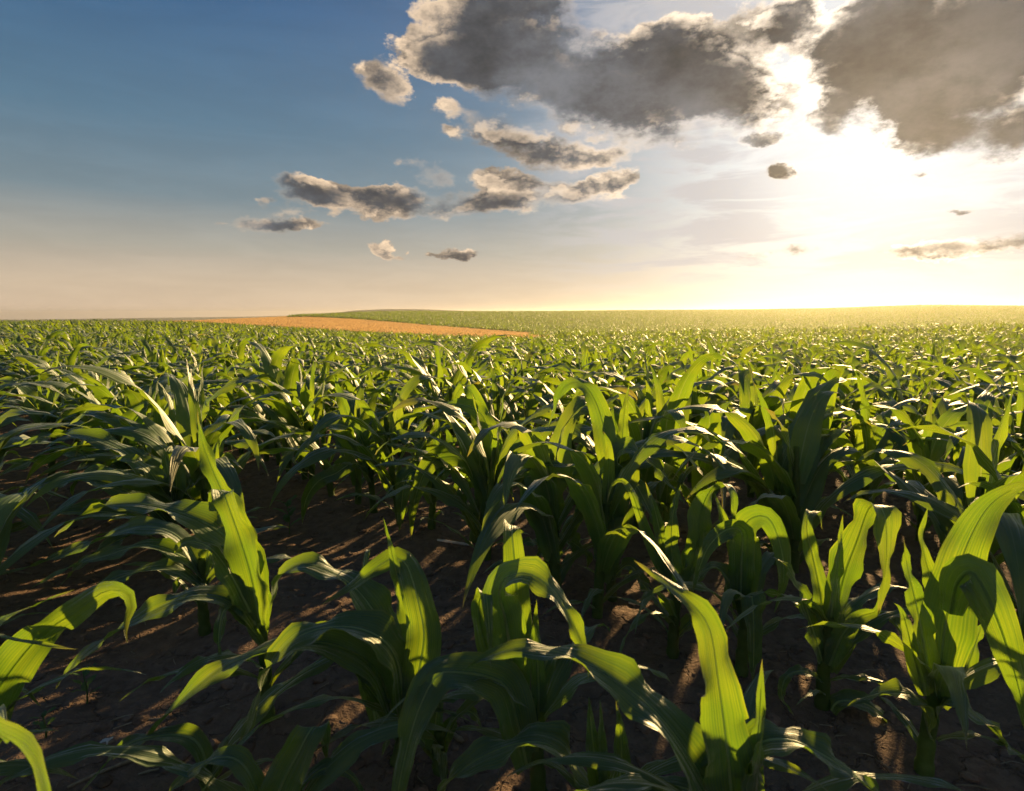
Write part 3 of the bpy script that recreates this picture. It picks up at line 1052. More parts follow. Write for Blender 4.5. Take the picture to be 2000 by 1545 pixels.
             ([(850, 940, 0), (820, 880, .01), (780, 850, .02), (730, 846, .02)], 40, .4),
             ([(855, 940, 0), (880, 880, 0), (870, 830, .02)], 36, 'r'),
             ([(850, 980, 0), (890, 960, -.03), (905, 1010, -.05)], 30, .5),
         ]),
    dict(base=(730, 1010), top=(725, 890), label='shaded maize plant with a drooping pointed leaf over the gap in the row',
         leaves=[
             ([(722, 920, 0), (690, 905, -.02), (655, 925, -.04), (622, 940, -.06), (598, 975, -.08), (590, 1025, -.08)], 40, (.4, 1)),
             ([(725, 910, 0), (735, 850, .0), (728, 810, .0)], 38, 'r'),
             ([(725, 910, 0), (690, 840, .01), (665, 770, .01), (650, 730, .01)], 40, 'r'),
             ([(728, 930, 0), (760, 900, -.02), (775, 930, -.03), (770, 980, -.04)], 32, .6),
             ([(722, 920, 0), (700, 850, -.01), (650, 830, -.02), (600, 850, -.03)], 36, .4),
         ]),
    dict(base=(1315, 1290), top=(1330, 1130), label='maize plant with yellow-green upright blades and a leaf folded to a flat top',
         leaves=[
             ([(1328, 1160, 0), (1314, 1100, 0), (1311, 1040, 0), (1318, 985, .01), (1330, 945, .02)], 40, 'r'),
             ([(1335, 1160, 0), (1362, 1080, 0), (1368, 1010, 0), (1385, 962, 0), (1408, 945, -.02), (1430, 960, -.06), (1434, 1030, -.08)], 58, 'r'),
             ([(1322, 1170, 0), (1282, 1085, -.01), (1255, 1020, -.02), (1235, 965, -.02), (1215, 938, -.02), (1195, 948, -.02), (1185, 985, -.02)], 30, .8),
             ([(1340, 1170, -.01), (1350, 1110, -.02), (1365, 1050, -.02)], 46, 'r'),
             ([(1320, 1170, 0), (1300, 1090, .02), (1280, 1000, .03), (1260, 940, .04)], 36, 'r'),
             ([(1325, 1240, 0), (1370, 1200, -.02), (1400, 1230, -.04)], 30, .5),
         ]),
    dict(base=(1450, 1330), top=(1455, 1150), label='front-row maize plant with a pair of pale leaves bent over like a roof',
         leaves=[
             ([(1452, 1190, 0), (1458, 1100, .01), (1452, 1035, .01), (1472, 1010, -.01), (1503, 1014, -.04), (1526, 1072, -.06), (1530, 1135, -.07), (1512, 1197, -.07)], 66, (.9, .9)),
             ([(1445, 1190, -.01), (1448, 1100, -.02), (1448, 1040, -.03), (1420, 1034, -.04), (1385, 1066, -.06), (1364, 1115, -.07), (1350, 1165, -.07)], 56, .8),
             ([(1455, 1220, 0), (1430, 1150, 0), (1400, 1110, 0), (1370, 1120, 0), (1330, 1165, 0)], 46, .5),
             ([(1460, 1230, -.02), (1465, 1170, -.05), (1470, 1180, -.08), (1472, 1260, -.10), (1470, 1340, -.10)], 54, 'r'),
             ([(1450, 1170, .02), (1440, 1090, .03), (1415, 1020, .04), (1395, 960, .05)], 40, 'r'),
         ]),
    dict(base=(1605, 1400), top=(1620, 1200), label='front-row maize plant with a glowing blade beside a wide hanging grey-green leaf',
         leaves=[
             ([(1612, 1260, 0), (1602, 1165, 0), (1586, 1085, 0), (1575, 1035, .0), (1580, 1004, .02), (1600, 1002, .05), (1606, 1035, .08)], 40, 'r'),
             ([(1625, 1240, 0), (1648, 1130, 0), (1675, 1055, 0), (1693, 1003, 0), (1706, 987, -.03), (1726, 1002, -.07), (1731, 1065, -.09), (1726, 1135, -.09), (1714, 1205, -.09)], 74, 'r'),
             ([(1605, 1290, -.01), (1578, 1200, -.02), (1555, 1140, -.03), (1530, 1100, -.04), (1500, 1085, -.04)], 42, .7),
             ([(1620, 1300, -.02), (1645, 1240, -.03), (1680, 1205, -.04), (1712, 1192, -.05), (1718, 1160, -.05)], 46, .9),
             ([(1605, 1330, -.01), (1570, 1312, -.02), (1537, 1322, -.03), (1527, 1360, -.03), (1552, 1400, -.03)], 22, .6),
             ([(1618, 1240, -.01), (1636, 1100, -.01), (1646, 1005, -.01)], 30, 'r'),
             ([(1625, 1310, .02), (1680, 1210, .04), (1740, 1215, .04), (1790, 1290, .04), (1800, 1350, .04)], 44, .5),
             ([(1618, 1400, -.01), (1640, 1370, -.02), (1700, 1380, -.03), (1745, 1430, -.04), (1775, 1490, -.04)], 40, .5),
         ]),
    dict(base=(1812, 1535), top=(1830, 1290), label='big front-row maize plant with the widest glowing leaf curling out of frame',
         leaves=[
             ([(1835, 1330, 0), (1848, 1210, 0), (1872, 1115, 0), (1895, 1050, 0), (1932, 988, .0), (1985, 952, .0), (2050, 940, .0)], 112, (1, .95)),
             ([(1856, 1200, -.02), (1870, 1140, -.05), (1894, 1118, -.08), (1914, 1138, -.10), (1938, 1186, -.12), (1966, 1262, -.13), (1992, 1355, -.13), (2010, 1450, -.13)], 80, (.85, .9)),
             ([(1815, 1330, 0), (1795, 1210, 0), (1772, 1110, .0), (1765, 1050, .01)], 54, 'r'),
             ([(1805, 1360, -.01), (1782, 1270, -.02), (1762, 1195, -.03), (1742, 1175, -.03)], 40, .9),
             ([(1815, 1440, -.01), (1790, 1365, -.03), (1745, 1352, -.04), (1695, 1362, -.05), (1655, 1378, -.05)], 52, .5),
             ([(1820, 1420, -.01), (1855, 1368, -.03), (1905, 1398, -.05), (1955, 1445, -.06), (2005, 1492, -.06), (2045, 1535, -.06)], 66, (.1, .0)),
             ([(1835, 1330, .02), (1880, 1260, .04), (1905, 1250, .04)], 44, .9),
             ([(1845, 1300, .03), (1830, 1180, .05), (1800, 1060, .06), (1812, 990, .06)], 44, 'r'),
             ([(1840, 1380, .02), (1880, 1320, .04), (1910, 1240, .05), (1925, 1200, .05)], 44, 'r'),
         ]),
    dict(base=(-70, 1600), top=(-60, 1500), label='maize plant at the frame edge with a wide blue-green leaf and a curled dry tip',
         leaves=[
             ([(-65, 1560, 0), (-45, 1450, 0), (-8, 1355, -.01), (72, 1250, -.02), (148, 1195, -.03), (204, 1155, -.03), (244, 1156, -.04), (258, 1182, -.05), (245, 1222, -.06), (249, 1258, -.06)], 104, .85),
             ([(-60, 1500, .05), (-40, 1420, .05), (0, 1360, .05), (40, 1345, .05), (80, 1380, .05)], 34, .6),
         ]),
    dict(base=(-160, 1700), top=(-140, 1500), label='nearest maize plant at the corner with thin pointed tips and a blurred yellow leaf',
         leaves=[
             ([(-150, 1560, 0), (-130, 1360, 0), (-80, 1265, 0), (0, 1212, 0), (80, 1178, 0), (146, 1151, 0)], 36, .5),
             ([(-150, 1560, 0), (-150, 1380, 0), (-110, 1265, 0), (-30, 1240, 0), (60, 1256, 0), (152, 1268, 0)], 34, .55),
             ([(-150, 1600, -.1), (-130, 1480, -.18), (-50, 1425, -.28), (40, 1462, -.36), (85, 1540, -.40), (110, 1640, -.42)], 150, .95),
         ]),
    dict(base=(560, 1680), top=(535, 1600), label='low maize plant at bottom edge, pale broad leaf ending in a straight fold',
         leaves=[
             ([(515, 1640, 0), (545, 1545, 0), (580, 1475, .0), (603, 1432, .01), (616, 1420, .03), (630, 1440, .06), (640, 1490, .08)], 98, 'r'),
             ([(530, 1640, 0), (500, 1540, 0), (470, 1490, 0), (430, 1480, 0), (370, 1510, 0), (300, 1580, 0)], 46, .6),
             ([(545, 1640, .02), (590, 1540, .03), (640, 1500, .03), (690, 1520, .03), (720, 1580, .03)], 40, .5),
         ]),
    dict(base=(410, 1560), top=(405, 1490), label='small maize plant at the bottom with a thin leaf arched over straw and soil',
         leaves=[
             ([(405, 1540, 0), (398, 1475, 0), (370, 1440, 0), (310, 1438, 0), (250, 1454, 0), (200, 1500, 0), (155, 1550, 0)], 38, .6),
             ([(405, 1530, 0), (430, 1480, .02), (460, 1440, .03), (485, 1400, .04)], 36, .8),
             ([(405, 1540, 0), (385, 1500, -.01), (370, 1510, -.02)], 20, .6),
         ]),
]


def hero_leaf_paths(spec, Y0):
    pts, wpx, face = spec
    if face != 'r' and not isinstance(face, tuple) and face < 0.78:
        face, wpx = face * 0.42, wpx * 1.22
    P0 = np.array([at(x, y, Y0 + dd) for x, y, dd in pts])
    n = 34
    P = catmull(P0, n)
    T = norm(np.gradient(P, axis=0))
    v = np.linspace(0, 1, n)
    if face == 'r':
        S = np.tile(np.array([1.0, 0.0, 0.0]), (n, 1))
        S = S - T * np.sum(S * T, -1, keepdims=True)
    else:
        f0, f1 = face if isinstance(face, tuple) else (face, face)
        f = (f0 + (f1 - f0) * v) * math.pi / 2
        mid = P.mean(0)
        tc = norm(np.array([-mid[0], -mid[1], 0.0]))
        Fv = UP[None] * np.cos(f)[:, None] + tc[None] * np.sin(f)[:, None]
        S = np.cross(T, Fv)
        for i in range(1, n):
            if np.dot(S[i], S[i - 1]) < 0:
                S[i] = -S[i]
        S = norm(S)
        for _ in range(6):
            S[1:-1] = norm(0.25 * S[:-2] + 0.5 * S[1:-1] + 0.25 * S[2:])
    # make the upper side of the blade the concave one
    N = np.cross(norm(S), T)
    if np.mean(N[:, 2]) < 0:
        S = -S
    return P, S, 0.93 * wpx * Y0 / FPX


def build_heroes():
    spots = []
    r = random.Random(5)
    for hi, h in enumerate(HERO):
        bx, by = ground_hit(*h['base'])
        bz = float(ground_z(bx, by))
        root = link(bpy.data.objects.new('maize_plant', None))
        root.location = (bx, by, bz)
        root.empty_display_size = 0.1
        tag(root, h['label'], 'maize plant', 'maize plants in the front rows')
        off = np.array([bx, by, bz])
        top = at(h['top'][0], h['top'][1], by) - off
        V, F, uv = stalk_geo((0, 0, -0.03), top, 0.0185, 0.0105, r, 12, 40)
        link(bpy.data.objects.new('stalk', mesh_from('stalk', V, F, [M_STALK], uv)), root)
        for spec in h['leaves']:
            P, S, w = hero_leaf_paths(spec, by)
            P = P - off
            ph = r.uniform(0, 6.28)
            V, F, uv, (T, Sv, N, hw) = leaf_grid(P, S, w, 0.34, 0.19, ph, 9, 0.55, r.uniform(2.2, 4.2), rough=r.random() * 50 + 1)
            lf = link(bpy.data.objects.new('leaf', mesh_from('leaf', V, F, [M_LEAF_H], uv)), root)
            # pale raised rib down the middle
            m = len(P)
            e = int(m * 0.86)
            rw = np.linspace(0.0030, 0.0007, e)
            rw = np.minimum(rw, hw[:e] * 0.22 + 1e-5)
            a = P[:e] + N[:e] * 0.0012
            Vr = np.stack([a - Sv[:e] * rw[:, None] , a + N[:e] * rw[:, None] * 0.5, a + Sv[:e] * rw[:, None]], 1).reshape(-1, 3)
            i, j = np.meshgrid(np.arange(e - 1), np.arange(2), indexing='ij')
            Fr = np.stack([i * 3 + j, i * 3 + j + 1, (i + 1) * 3 + j + 1, (i + 1) * 3 + j], -1).reshape(-1, 4)
            link(bpy.data.objects.new('midrib', mesh_from('midrib', Vr, Fr, [M_RIB])), lf)
        # further leaves lower on the stalk, in the plant's own shade
        hgt = top[2]
        for k in range(4 if hgt > 0.14 else 2):
            az = 0.4 + math.pi * k + r.uniform(-.8, .8)
            P, S = proc_leaf_path(hgt * r.uniform(0.35, 0.9), az, r.uniform(0.28, 0.46), r.uniform(0.35, 0.7), r.uniform(1.4, 2.2), r.uniform(.9, 1.5), r.uniform(-.5, .5), 22, r)
            V, F, uv, _ = leaf_grid(P, S, r.uniform(0.036, 0.056), 0.32, 0.16, r.uniform(0, 6), 7, 0.55, 3.0, rough=r.random() * 50 + 1)
            link(bpy.data.objects.new('leaf', mesh_from('leaf', V, F, [M_LEAF], uv)), root)
        # small basal leaves
        for k in range(2 if h['base'][1] < 1620 and hi not in (5, 6, 20) else 0):
            az = r.uniform(0, 6.28)
            P, S = proc_leaf_path(r.uniform(0.03, 0.09), az, r.uniform(0.14, 0.24), r.uniform(0.5, 0.9), r.uniform(0.9, 1.6), 1.0, r.uniform(-.5, .5), 14, r)
            V, F, uv, _ = leaf_grid(P, S, r.uniform(0.018, 0.030), 0.3, 0.15, r.uniform(0, 6), 5)
            link(bpy.data.objects.new('leaf', mesh_from('leaf', V, F, [M_LEAF], uv)), root)
        spots.append((bx, by))
    return np.array(spots)


HS = build_heroes()

# ------------------------------------------------------------------ rows of maize
def row_points():
    pts = []
    for k in range(-40, 140):
        c = ROW0 + k * ROWW
        for s in np.arange(-110, 130, 0.185 if 0 <= k <= 4 else 0.20):
            pts.append((c, s))
    P = np.array(pts)
    n = len(P)
    c = P[:, 0] + rng.normal(0, 0.022, n)
    s = P[:, 1] + rng.normal(0, 0.045, n)
    x = c * RN[0] + s * RD[0]
    y = c * RN[1] + s * RD[1]
    az = np.degrees(np.arctan2(x, y))
    d = np.hypot(x, y)
    keep = (np.abs(az) < 54) & (y > 0.9) & (d < tab_at(az, 2) + 1.0) & (rng.random(n) > 0.05)
    # front rows are the individually placed plants; bare soil shows between them
    keep &= ~((P[:, 0] < 0.9) & (s < 2.3) & (P[:, 0] > 0.3))
    keep &= ~((P[:, 0] < 0.3) & (s < 1.95))
    dm = np.min(np.hypot(x[:, None] - HS[None, :, 0], y[:, None] - HS[None, :, 1]), 1) if n < 1 else None
    x, y, d, az, c, s = (a[keep] for a in (x, y, d, az, c, s))
    near = d < 5
    ok = np.ones(len(x), bool)
    idx = np.where(near)[0]
    dm = np.min(np.hypot(x[idx, None] - HS[None, :, 0], y[idx, None] - HS[None, :, 1]), 1)
    ok[idx] = dm > 0.13
    ok &= ~((np.abs(c - 1.45) < 0.2) & (s < 0.25))
    return x[ok], y[ok], d[ok], az[ok]


RX, RY, RDIST, RAZ = row_points()
order = np.argsort(RY * 0.7 + RDIST * 0.3)
RX, RY, RDIST, RAZ = RX[order], RY[order], RDIST[order], RAZ[order]
inview = np.abs(RX / RY) < 0.95
N_IND = 300 - len(HERO)
ind = np.where(inview)[0][:N_IND]
rest = np.setdiff1d(np.arange(len(RX)), ind)

# prototypes: mesh data of stalk and leaves, shared by the plants copied from each
PROTO = []
for q in range(14):
    st, lv = plant_parts(100 + q, 18, 5)
    sm = mesh_from('stalk', st[0], st[1], [M_STALK], st[2])
    lm = [mesh_from('leaf', V, F, [M_LEAF], uv) for V, F, uv in lv]
    PROTO.append((sm, lm))


def build_individuals():
    r = random.Random(21)
    for i in ind:
        x, y = float(RX[i]), float(RY[i])
        root = link(bpy.data.objects.new('maize_plant', None))
        root.location = (x, y, float(ground_z(x, y)))
        # leaves lean with the evening wind, to the left of the view
        root.rotation_euler = (r.uniform(-.06, .06), r.uniform(-.10, .02), r.uniform(0, 6.28))
        s = r.uniform(0.90, 1.10) * (1.10 if y < 3.6 else 1.0)
        root.scale = (s, s, s * r.uniform(0.95, 1.1))
        root.empty_display_size = 0.1
        side = 0 if RAZ[i] > 12 else (1 if RAZ[i] < -20 else 2)
        band = 0 if y < 3.2 else (1 if y < 4.6 else 2)
        look = ('yellow-green maize plant glowing on the sunlit side', 'dark green maize plant on the shaded side', 'mid-green maize plant in the middle')[side]
        where = ('just behind the front plants', 'some rows back', 'where leaves close into a carpet')[band]
        tag(root, look + ', ' + where, 'maize plant', ('sunlit', 'dark side', 'middle')[side] + ' maize plants ' + where)
        sm, lm = PROTO[r.randrange(len(PROTO))]
        link(bpy.data.objects.new('stalk', sm), root)
        for m in lm:
            link(bpy.data.objects.new('leaf', m), root)


build_individuals()


# ------------------------------------------------------------------ scattered crops (geometry nodes)
def scatter(name, label, pts, rot, scl, var, sources, tilt=0.08):
    me = bpy.data.meshes.new(name)
    n = len(pts)
    me.vertices.add(n)
    me.vertices.foreach_set('co', np.asarray(pts, np.float32).ravel())
    for an, ty, arr in (('rz', 'FLOAT', rot), ('sc', 'FLOAT', scl)):
        a = me.attributes.new(an, ty, 'POINT')
        a.data.foreach_set('value', np.asarray(arr, np.float32))
    a = me.attributes.new('va', 'INT', 'POINT')
    a.data.foreach_set('value', np.asarray(var, np.int32))
    me.update()
    o = link(bpy.data.objects.new(name, me))
    tag(o, label, None, None, 'stuff')
    g = bpy.data.node_groups.new(name + '_nodes', 'GeometryNodeTree')
    g.interface.new_socket('Geometry', in_out='INPUT', socket_type='NodeSocketGeometry')
    g.interface.new_socket('Geometry', in_out='OUTPUT', socket_type='NodeSocketGeometry')
    gi, go = g.nodes.new('NodeGroupInput'), g.nodes.new('NodeGroupOutput')
    iop = g.nodes.new('GeometryNodeInstanceOnPoints')
    g.links.new(gi.outputs[0], iop.inputs['Points'])
    join = g.nodes.new('GeometryNodeJoinGeometry')
    for s in reversed(sources):
        oi = g.nodes.new('GeometryNodeObjectInfo')
        oi.inputs['Object'].default_value = s
        oi.inputs['As Instance'].default_value = False
        ti = g.nodes.new('GeometryNodeGeometryToInstance')
        g.links.new(oi.outputs['Geometry'], ti.inputs[0])
        g.links.new(ti.outputs[0], join.inputs[0])
    g.links.new(join.outputs[0], iop.inputs['Instance'])
    iop.inputs['Pick Instance'].default_value = True

    def named(nm, ty):
        a = g.nodes.new('GeometryNodeInputNamedAttribute')
        a.data_type = ty
        a.inputs['Name'].default_value = nm
        return a.outputs['Attribute']
    g.links.new(named('va', 'INT'), iop.inputs['Instance Index'])
    cx = g.nodes.new('ShaderNodeCombineXYZ')
    g.links.new(named('rz', 'FLOAT'), cx.inputs[2])
    mt = g.nodes.new('ShaderNodeMath')
    mt.operation = 'SINE'
    m2 = g.nodes.new('ShaderNodeMath')
    m2.operation = 'MULTIPLY'
    m3 = g.nodes.new('ShaderNodeMath')
    m3.operation = 'MULTIPLY'
    m3.inputs[1].default_value = 37.0
    g.links.new(named('rz', 'FLOAT'), m3.inputs[0])
    g.links.new(m3.outputs[0], mt.inputs[0])
    m2.inputs[1].default_value = tilt
    g.links.new(mt.outputs[0], m2.inputs[0])
    g.links.new(m2.outputs[0], cx.inputs[0])
    g.links.new(cx.outputs[0], iop.inputs['Rotation'])
    g.links.new(named('sc', 'FLOAT'), iop.inputs['Scale'])
    g.links.new(iop.outputs[0], go.inputs[0])
    md = o.modifiers.new('scatter', 'NODES')
    md.node_group = g
    return o


# near field: single plants; farther back in lighter meshes
src_near = [joined(300 + q, 11, 5, mat=M_LEAF) for q in range(14)]
src_mid = [joined(400 + q, 8, 3, mat=M_LEAF_F) for q in range(10)]
x, y, d = RX[rest], RY[rest], RDIST[rest]
z = ground_z(x, y)
var = np.where(d < 18, rng.integers(0, 14, len(x)), 14 + rng.integers(0, 10, len(x)))
scatter('maize_rows', 'dense green maize rows filling the near field to its edge',
        np.stack([x, y, z], -1), rng.uniform(0, 6.28, len(x)), rng.uniform(0.86, 1.10, len(x)), var, src_near + src_mid)

# far maize across the dip
def patch(seed, n, size, mat):
    r = random.Random(seed)
    offs = [(r.uniform(-size, size), r.uniform(-size, size), r.uniform(0, 6.28), r.uniform(0.85, 1.2)) for _ in range(n)]
    return joined(seed, 6, 3, offs, mat, 'maize_patch', False)


src_far = [patch(700 + 40 * q, 9, 0.8, M_LEAF_F) for q in range(8)]


def polar_points(n, az0, az1, d0, d1):
    az = rng.uniform(az0, az1, n)
    d = np.sqrt(rng.uniform(d0 * d0, d1 * d1, n))
    return az, d


def far_maize():
    az, d = polar_points(80000, -45, 52, 28, 300)
    # the outer rows along the wheat stand thick
    a2 = rng.uniform(az_of_col(585), az_of_col(1085), 5000)
    az, d = np.concatenate([az, a2]), np.concatenate([d, tab_at(a2, 4) + rng.uniform(0.0, 3.0, 5000)])
    DN, DW, DC = tab_at(az, 2), tab_at(az, 4), tab_at(az, 6)
    right = az > az_of_col(1055)
    keep = np.where(right, d > DN + 2.0, d > DW) & (d < DC * 1.12) & (az > az_of_col(585))
    az, d = az[keep], d[keep]
    x, y = d * np.sin(np.radians(az)), d * np.cos(np.radians(az))
    # pull the clumps into rows, with a few bare tramlines
    c = x * RN[0] + y * RN[1]
    s = x * RD[0] + y * RD[1]
    c = np.round(c / 1.5) * 1.5 + rng.normal(0, 0.18, len(c))
    x, y = c * RN[0] + s * RD[0], c * RN[1] + s * RD[1]
    tram = np.abs(((s + 3 * np.sin(c * 0.02)) % 24) - 12) > 0.5
    x, y = x[tram], y[tram]
    z = field_z(x, y)
    n = len(x)
    scatter('far_maize_field', 'far maize field on the rise beyond the wheat strip',
            np.stack([x, y, z], -1), rng.uniform(0, 6.28, n), rng.uniform(0.95, 1.35, n), rng.integers(0, 8, n), src_far)


far_maize()


def wheat_tuft(seed):
    r = random.Random(seed)
    Vs, Fs, U, c = [], [], [], 0
    for k in range(46):
        ox, oy = r.uniform(-.5, .5), r.uniform(-.5, .5)
        h = r.uniform(0.5, 0.66)
        a = r.uniform(0, 6.28)
        dx, dy = 0.006 * math.cos(a), 0.006 * math.sin(a)
        lx, ly = r.uniform(-.08, .02), r.uniform(-.05, .05)
        V = [(ox - dx, oy - dy, 0), (ox + dx, oy + dy, 0), (ox + lx + dx, oy + ly + dy, h * .8), (ox + lx - dx, oy + ly - dy, h * .8),
             (ox + lx * 1.6 + 3 * dx, oy + ly * 1.6 + 3 * dy, h * .92), (ox + lx * 1.6 - 3 * dx, oy + ly * 1.6 - 3 * dy, h * .92),
             (ox + lx * 2.2 + dx, oy + ly * 2.2 + dy, h), (ox + lx * 2.2 - dx, oy + ly * 2.2 - dy, h)]
        F = [(0, 1, 2, 3), (3, 2, 4, 5), (5, 4, 6, 7)]
        Vs += V
        Fs += [tuple(q + c for q in f) for f in F]
        c += 8
    return bpy.data.objects.new('wheat_tuft', mesh_from('wheat_tuft', Vs, Fs, [M_WHEAT], None, False))


def wheat_field():
    # the closed surface of the crop, just under the ears
    azs = np.linspace(az_of_col(330), az_of_col(1075), 260)
    tt = np.linspace(0, 1, 90)
    A, Tm = np.meshgrid(azs, tt, indexing='ij')
    D0, D1 = tab_at(A, 2) + 2.5, np.maximum(tab_at(A, 4), tab_at(A, 2) + 3.0)
    left = A < az_of_col(600)
    D1 = np.where(left, D1 * 1.25, D1)
    Dm = D0 + (D1 - D0) * Tm
    x, y = Dm * np.sin(np.radians(A)), Dm * np.cos(np.radians(A))
    z = field_z(x, y) + 0.50 + 0.05 * fbm(x * 1.3, y * 1.3, 3)
    c = x * RN[0] + y * RN[1]
    z[:, 0] -= 0.49
    z[:, -1] -= 0.49
    n, k = A.shape
    V = np.stack([x, y, z], -1).reshape(-1, 3)
    i, j = np.meshgrid(np.arange(n - 1), np.arange(k - 1), indexing='ij')
    F = np.stack([i * k + j, i * k + j + 1, (i + 1) * k + j + 1, (i + 1) * k + j], -1).reshape(-1, 4)[:, ::-1]
    o = link(bpy.data.objects.new('wheat_field', mesh_from('wheat_field', V, F, [M_WHEAT])))
    tag(o, 'strip of ripe orange wheat between the near and the far maize', kind='structure')
    az, d = polar_points(30000, az_of_col(330), az_of_col(1075), 30, 140)
    D1 = np.maximum(tab_at(az, 4), tab_at(az, 2) + 3)
    D1 = np.where(az < az_of_col(600), D1 * 1.25, D1)
    keep = (d > tab_at(az, 2) + 2.5) & (d < D1)
    az, d = az[keep], d[keep]
    x, y = d * np.sin(np.radians(az)), d * np.cos(np.radians(az))
    c = x * RN[0] + y * RN[1]
    ok = np.abs((c % 18) - 9) > 0.35
    x, y = x[ok], y[ok]
    n = len(x)
    scatter('wheat_ears', 'ripe golden ears standing over the wheat strip', np.stack([x, y, field_z(x, y)], -1),
            rng.uniform(0, 6.28, n), rng.uniform(0.9, 1.12, n), rng.integers(0, 4, n), [wheat_tuft(50 + q) for q in range(4)], 0.03)


wheat_field()


# ------------------------------------------------------------------ things on the soil
def straw(px, py, length, ang, rad, label, mat=M_STRAW, bendy=0.06):
    x, y = ground_hit(px, py)
    n = 8
    v = np.linspace(-0.5, 0.5, n)
    P = np.stack([v * length * math.cos(ang), v * length * math.sin(ang) + bendy * length * np.cos(v * math.pi + ang), 0 * v], -1)
    z = ground_z(P[:, 0] + x, P[:, 1] + y)
    P[:, 2] = np.linspace(z[0], z[-1], n) - z.mean() + rad * 0.7 + np.maximum(0, (z - np.linspace(z[0], z[-1], n))) * 0.6
    rr = rad * (1 + 0.15 * np.sin(v * 23)) * np.where(np.abs(v) > 0.49, 0.75, 1)
    V, F, uv = tube(P, rr, 6)
    o = link(bpy.data.objects.new('straw', mesh_from('straw', V, F, [mat], uv)))
    o.location = (x, y, float(z.mean()))
    tag(o, label, 'straw', 'old straw on the soil')


straw(235, 1500, 0.20, 0.9, 0.0040, 'long bent piece of straw lying near the bottom edge beside the thin arched leaf')
straw(155, 1480, 0.14, 0.75, 0.0045, 'broad flattened straw below the pale husk scrap')
straw(880, 1452, 0.075, -0.55, 0.0070, 'short thick stub of old stalk on soil between the front plants', M_STRAW, 0.0)
straw(885, 1075, 0.16, -0.5, 0.0060, 'whitish piece of old stalk lying behind the front plants', M_HUSK, 0.01)
straw(1245, 1188, 0.06, -0.4, 0.0045, 'small white straw beside the stalk of the tall plant', M_HUSK, 0.0)
straw(240, 1408, 0.05, 0.6, 0.0025, 'tiny thin straw on the open soil above the pale husk')
straw(275, 1418, 0.12, 0.5, 0.0016, 'very thin curved straw catching light on the open soil', M_STRAW, 0.12)
straw(20, 1125, 0.16, 0.1, 0.0050, 'dry straw in the wheel track by the field side')
straw(880, 1265, 0.10, 0.75, 0.0018, 'thin straight straw on shaded soil right of the cupped leaf')
straw(300, 1500, 0.06, 0.35, 0.0028, 'orange lit scrap of straw near the bottom edge')
straw(1700, 1310, 0.05, 0.3, 0.0018, 'short thin straw on soil between the two front-row stalks')
straw(1900, 1560, 0.07, -0.2, 0.0022, 'pale splinter of straw in the bottom corner by the biggest stalk')


def husk():
    x, y = ground_hit(203, 1458)
    t = np.linspace(-1, 1, 9)
    U, W = np.meshgrid(t, t, indexing='ij')
    V = np.stack([U * .015 * (1 + .3 * np.sin(3 * W + 1)), W * .009 * (1 + .35 * np.sin(4 * U)), 0.007 * (1 - W**2) + 0.003 * np.sin(5 * U + 3 * W) + 0.002], -1).reshape(-1, 3)
    i, j = np.meshgrid(np.arange(8), np.arange(8), indexing='ij')
    F = np.stack([i * 9 + j, (i + 1) * 9 + j, (i + 1) * 9 + j + 1, i * 9 + j + 1], -1).reshape(-1, 4)
    o = link(bpy.data.objects.new('husk_scrap', mesh_from('husk_scrap', V, F, [M_HUSK])))
    o.location = (x, y, float(ground_z(x, y)))
    o.rotation_euler = (0, 0, 0.7)
    tag(o, 'pale bluish-white scrap of husk lying on the soil near the bottom corner', 'husk')


husk()


def clods():
    r = random.Random(3)
    src = []
    for q in range(5):
        import bmesh
        bm = bmesh.new()
        bmesh.ops.create_icosphere(bm, subdivisions=2, radius=1.0)
        for v in bm.verts:
            p = np.array(v.co)
            k = 1 + 1.1 * float(fbm(np.array(p[0] * 1.9 + 9 * q), np.array(p[1] * 1.9 + p[2] * 1.6), 3))
            v.co = (p[0] * k * 1.2, p[1] * k, p[2] * k * 0.6)
        me = bpy.data.meshes.new('clod')
        bm.to_mesh(me)
        bm.free()
        me.materials.append(M_CLOD)
        src.append(bpy.data.objects.new('clod', me))
    n = 9000
    az = rng.uniform(-48, 48, n)
    d = 0.9 + 5.5 * rng.random(n) ** 1.3
    x, y = d * np.sin(np.radians(az)), d * np.cos(np.radians(az))
    z = ground_z(x, y) - 0.001
    s = 0.0022 + 0.018 * rng.random(n) ** 6
    scatter('soil_crumbs', 'loose crumbs and small clods of soil between the rows', np.stack([x, y, z], -1),
            rng.uniform(0, 6.28, n), s, rng.integers(0, 5, n), src, 0.5)
    # bits of chaff
    m = 3200
    az = rng.uniform(-48, 48, m)
    d = 0.9 + 4.5 * rng.random(m) ** 1.2
    x, y = d * np.sin(np.radians(az)), d * np.cos(np.radians(az))
    bits = []
    for q in range(4):
        P = np.stack([np.linspace(-.5, .5, 5), 0.03 * np.cos(np.linspace(-1.5, 1.5, 5) * (q + 1) * .6), 0.02 + 0.05 * np.sin(np.linspace(0, 3, 5))], -1)
        V, F, uv = tube(P, np.full(5, 0.035), 4)
        bits.append(bpy.data.objects.new('chaff_bit', mesh_from('chaff_bit', V, F, [M_STRAW], uv)))
    scatter('chaff', 'fine bits of chaff and root scattered on the soil', np.stack([x, y, ground_z(x, y) + .002], -1),
            rng.uniform(0, 6.28, m), 0.006 + 0.028 * rng.random(m) ** 3, rng.integers(0, 4, m), bits, 0.2)


clods()


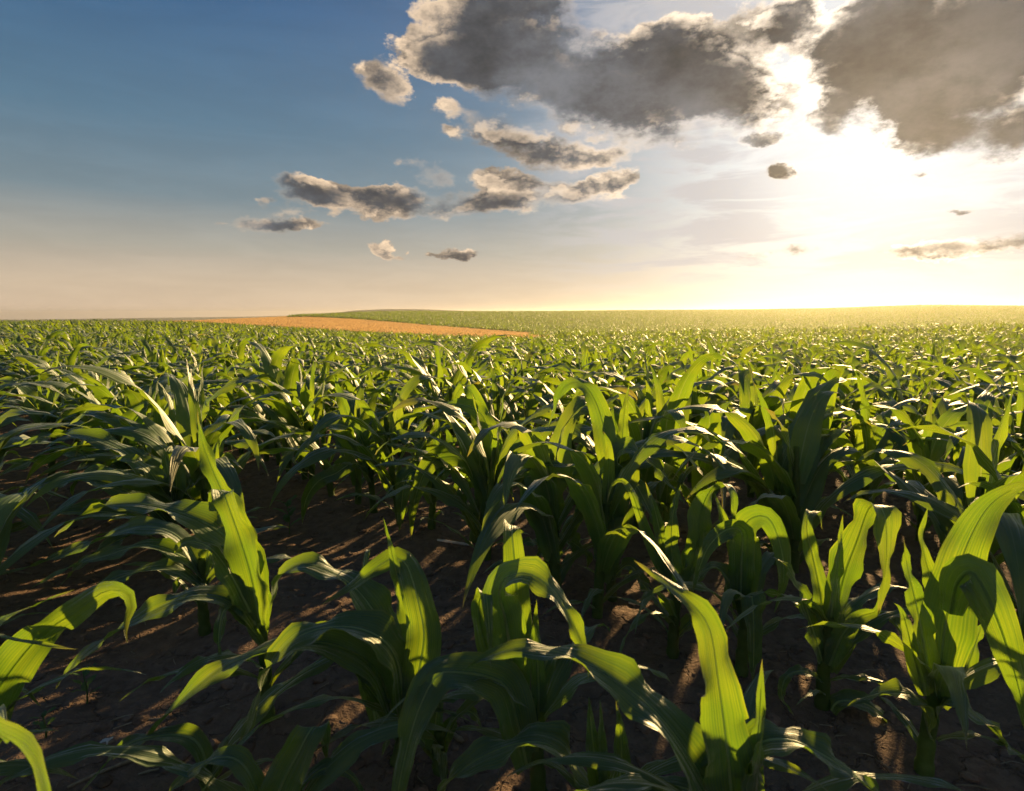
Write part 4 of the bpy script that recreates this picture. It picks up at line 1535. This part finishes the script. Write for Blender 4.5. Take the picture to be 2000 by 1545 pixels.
def weed(px, py, h, label):
    x, y = ground_hit(px, py)
    r = random.Random(int(px))
    root = link(bpy.data.objects.new('weed', None))
    root.location = (x, y, float(ground_z(x, y)))
    tag(root, label, 'weed', 'weeds between the rows')
    P = np.array([[0, 0, -.01], [.004, 0, h * .4], [-.003, .004, h * .8], [0, 0, h]])
    V, F, uv = tube(catmull(P, 8), np.linspace(.0025, .001, 8), 5)
    link(bpy.data.objects.new('stem', mesh_from('stem', V, F, [M_WEED], uv)), root)
    for k in range(9):
        f = 0.25 + 0.75 * k / 8
        az = k * 2.4 + r.uniform(-.4, .4)
        P, S = proc_leaf_path(h * f, az, h * r.uniform(.28, .45), .7, .9, 1.0, 0, 9, r)
        V, F, uv, _ = leaf_grid(P, S, h * .22, .2, .05, 0, 5, 0.1, 2, lambda v: np.sin(np.pi * np.clip(v, 0.02, 1)) ** .6 * (1 - .3 * v))
        link(bpy.data.objects.new('leaf', mesh_from('weed_leaf', V, F, [M_WEED], uv)), root)


weed(565, 1040, 0.16, 'small round-leaved weed standing in the gap behind the folded sunlit leaf')
weed(170, 1375, 0.09, 'low seedling with drooping leaves on open soil at the left')
weed(90, 1450, 0.06, 'tiny seedling beside the blurred yellow leaf')

# ------------------------------------------------------------------ haze
def haze():
    import bmesh
    bm = bmesh.new()
    bmesh.ops.create_cube(bm, size=1.0)
    me = bpy.data.meshes.new('haze')
    bm.to_mesh(me)
    bm.free()
    o = link(bpy.data.objects.new('haze', me))
    z0, z1 = -24.0, 7.6
    o.location = (0, 0, (z0 + z1) / 2)
    o.scale = (4000, 4000, z1 - z0)
    tag(o, 'thin warm evening haze over the fields', kind='stuff')
    m, nt, out = new_mat('evening_haze')
    pv = nt.nodes.new('ShaderNodeVolumePrincipled')
    pv.inputs['Color'].default_value = (0.97, 0.92, 0.83, 1)
    pv.inputs['Density'].default_value = HAZE_DENSITY
    pv.inputs['Anisotropy'].default_value = HAZE_G
    nt.links.new(pv.outputs[0], out.inputs['Volume'])
    me.materials.append(m)
    return o


haze()
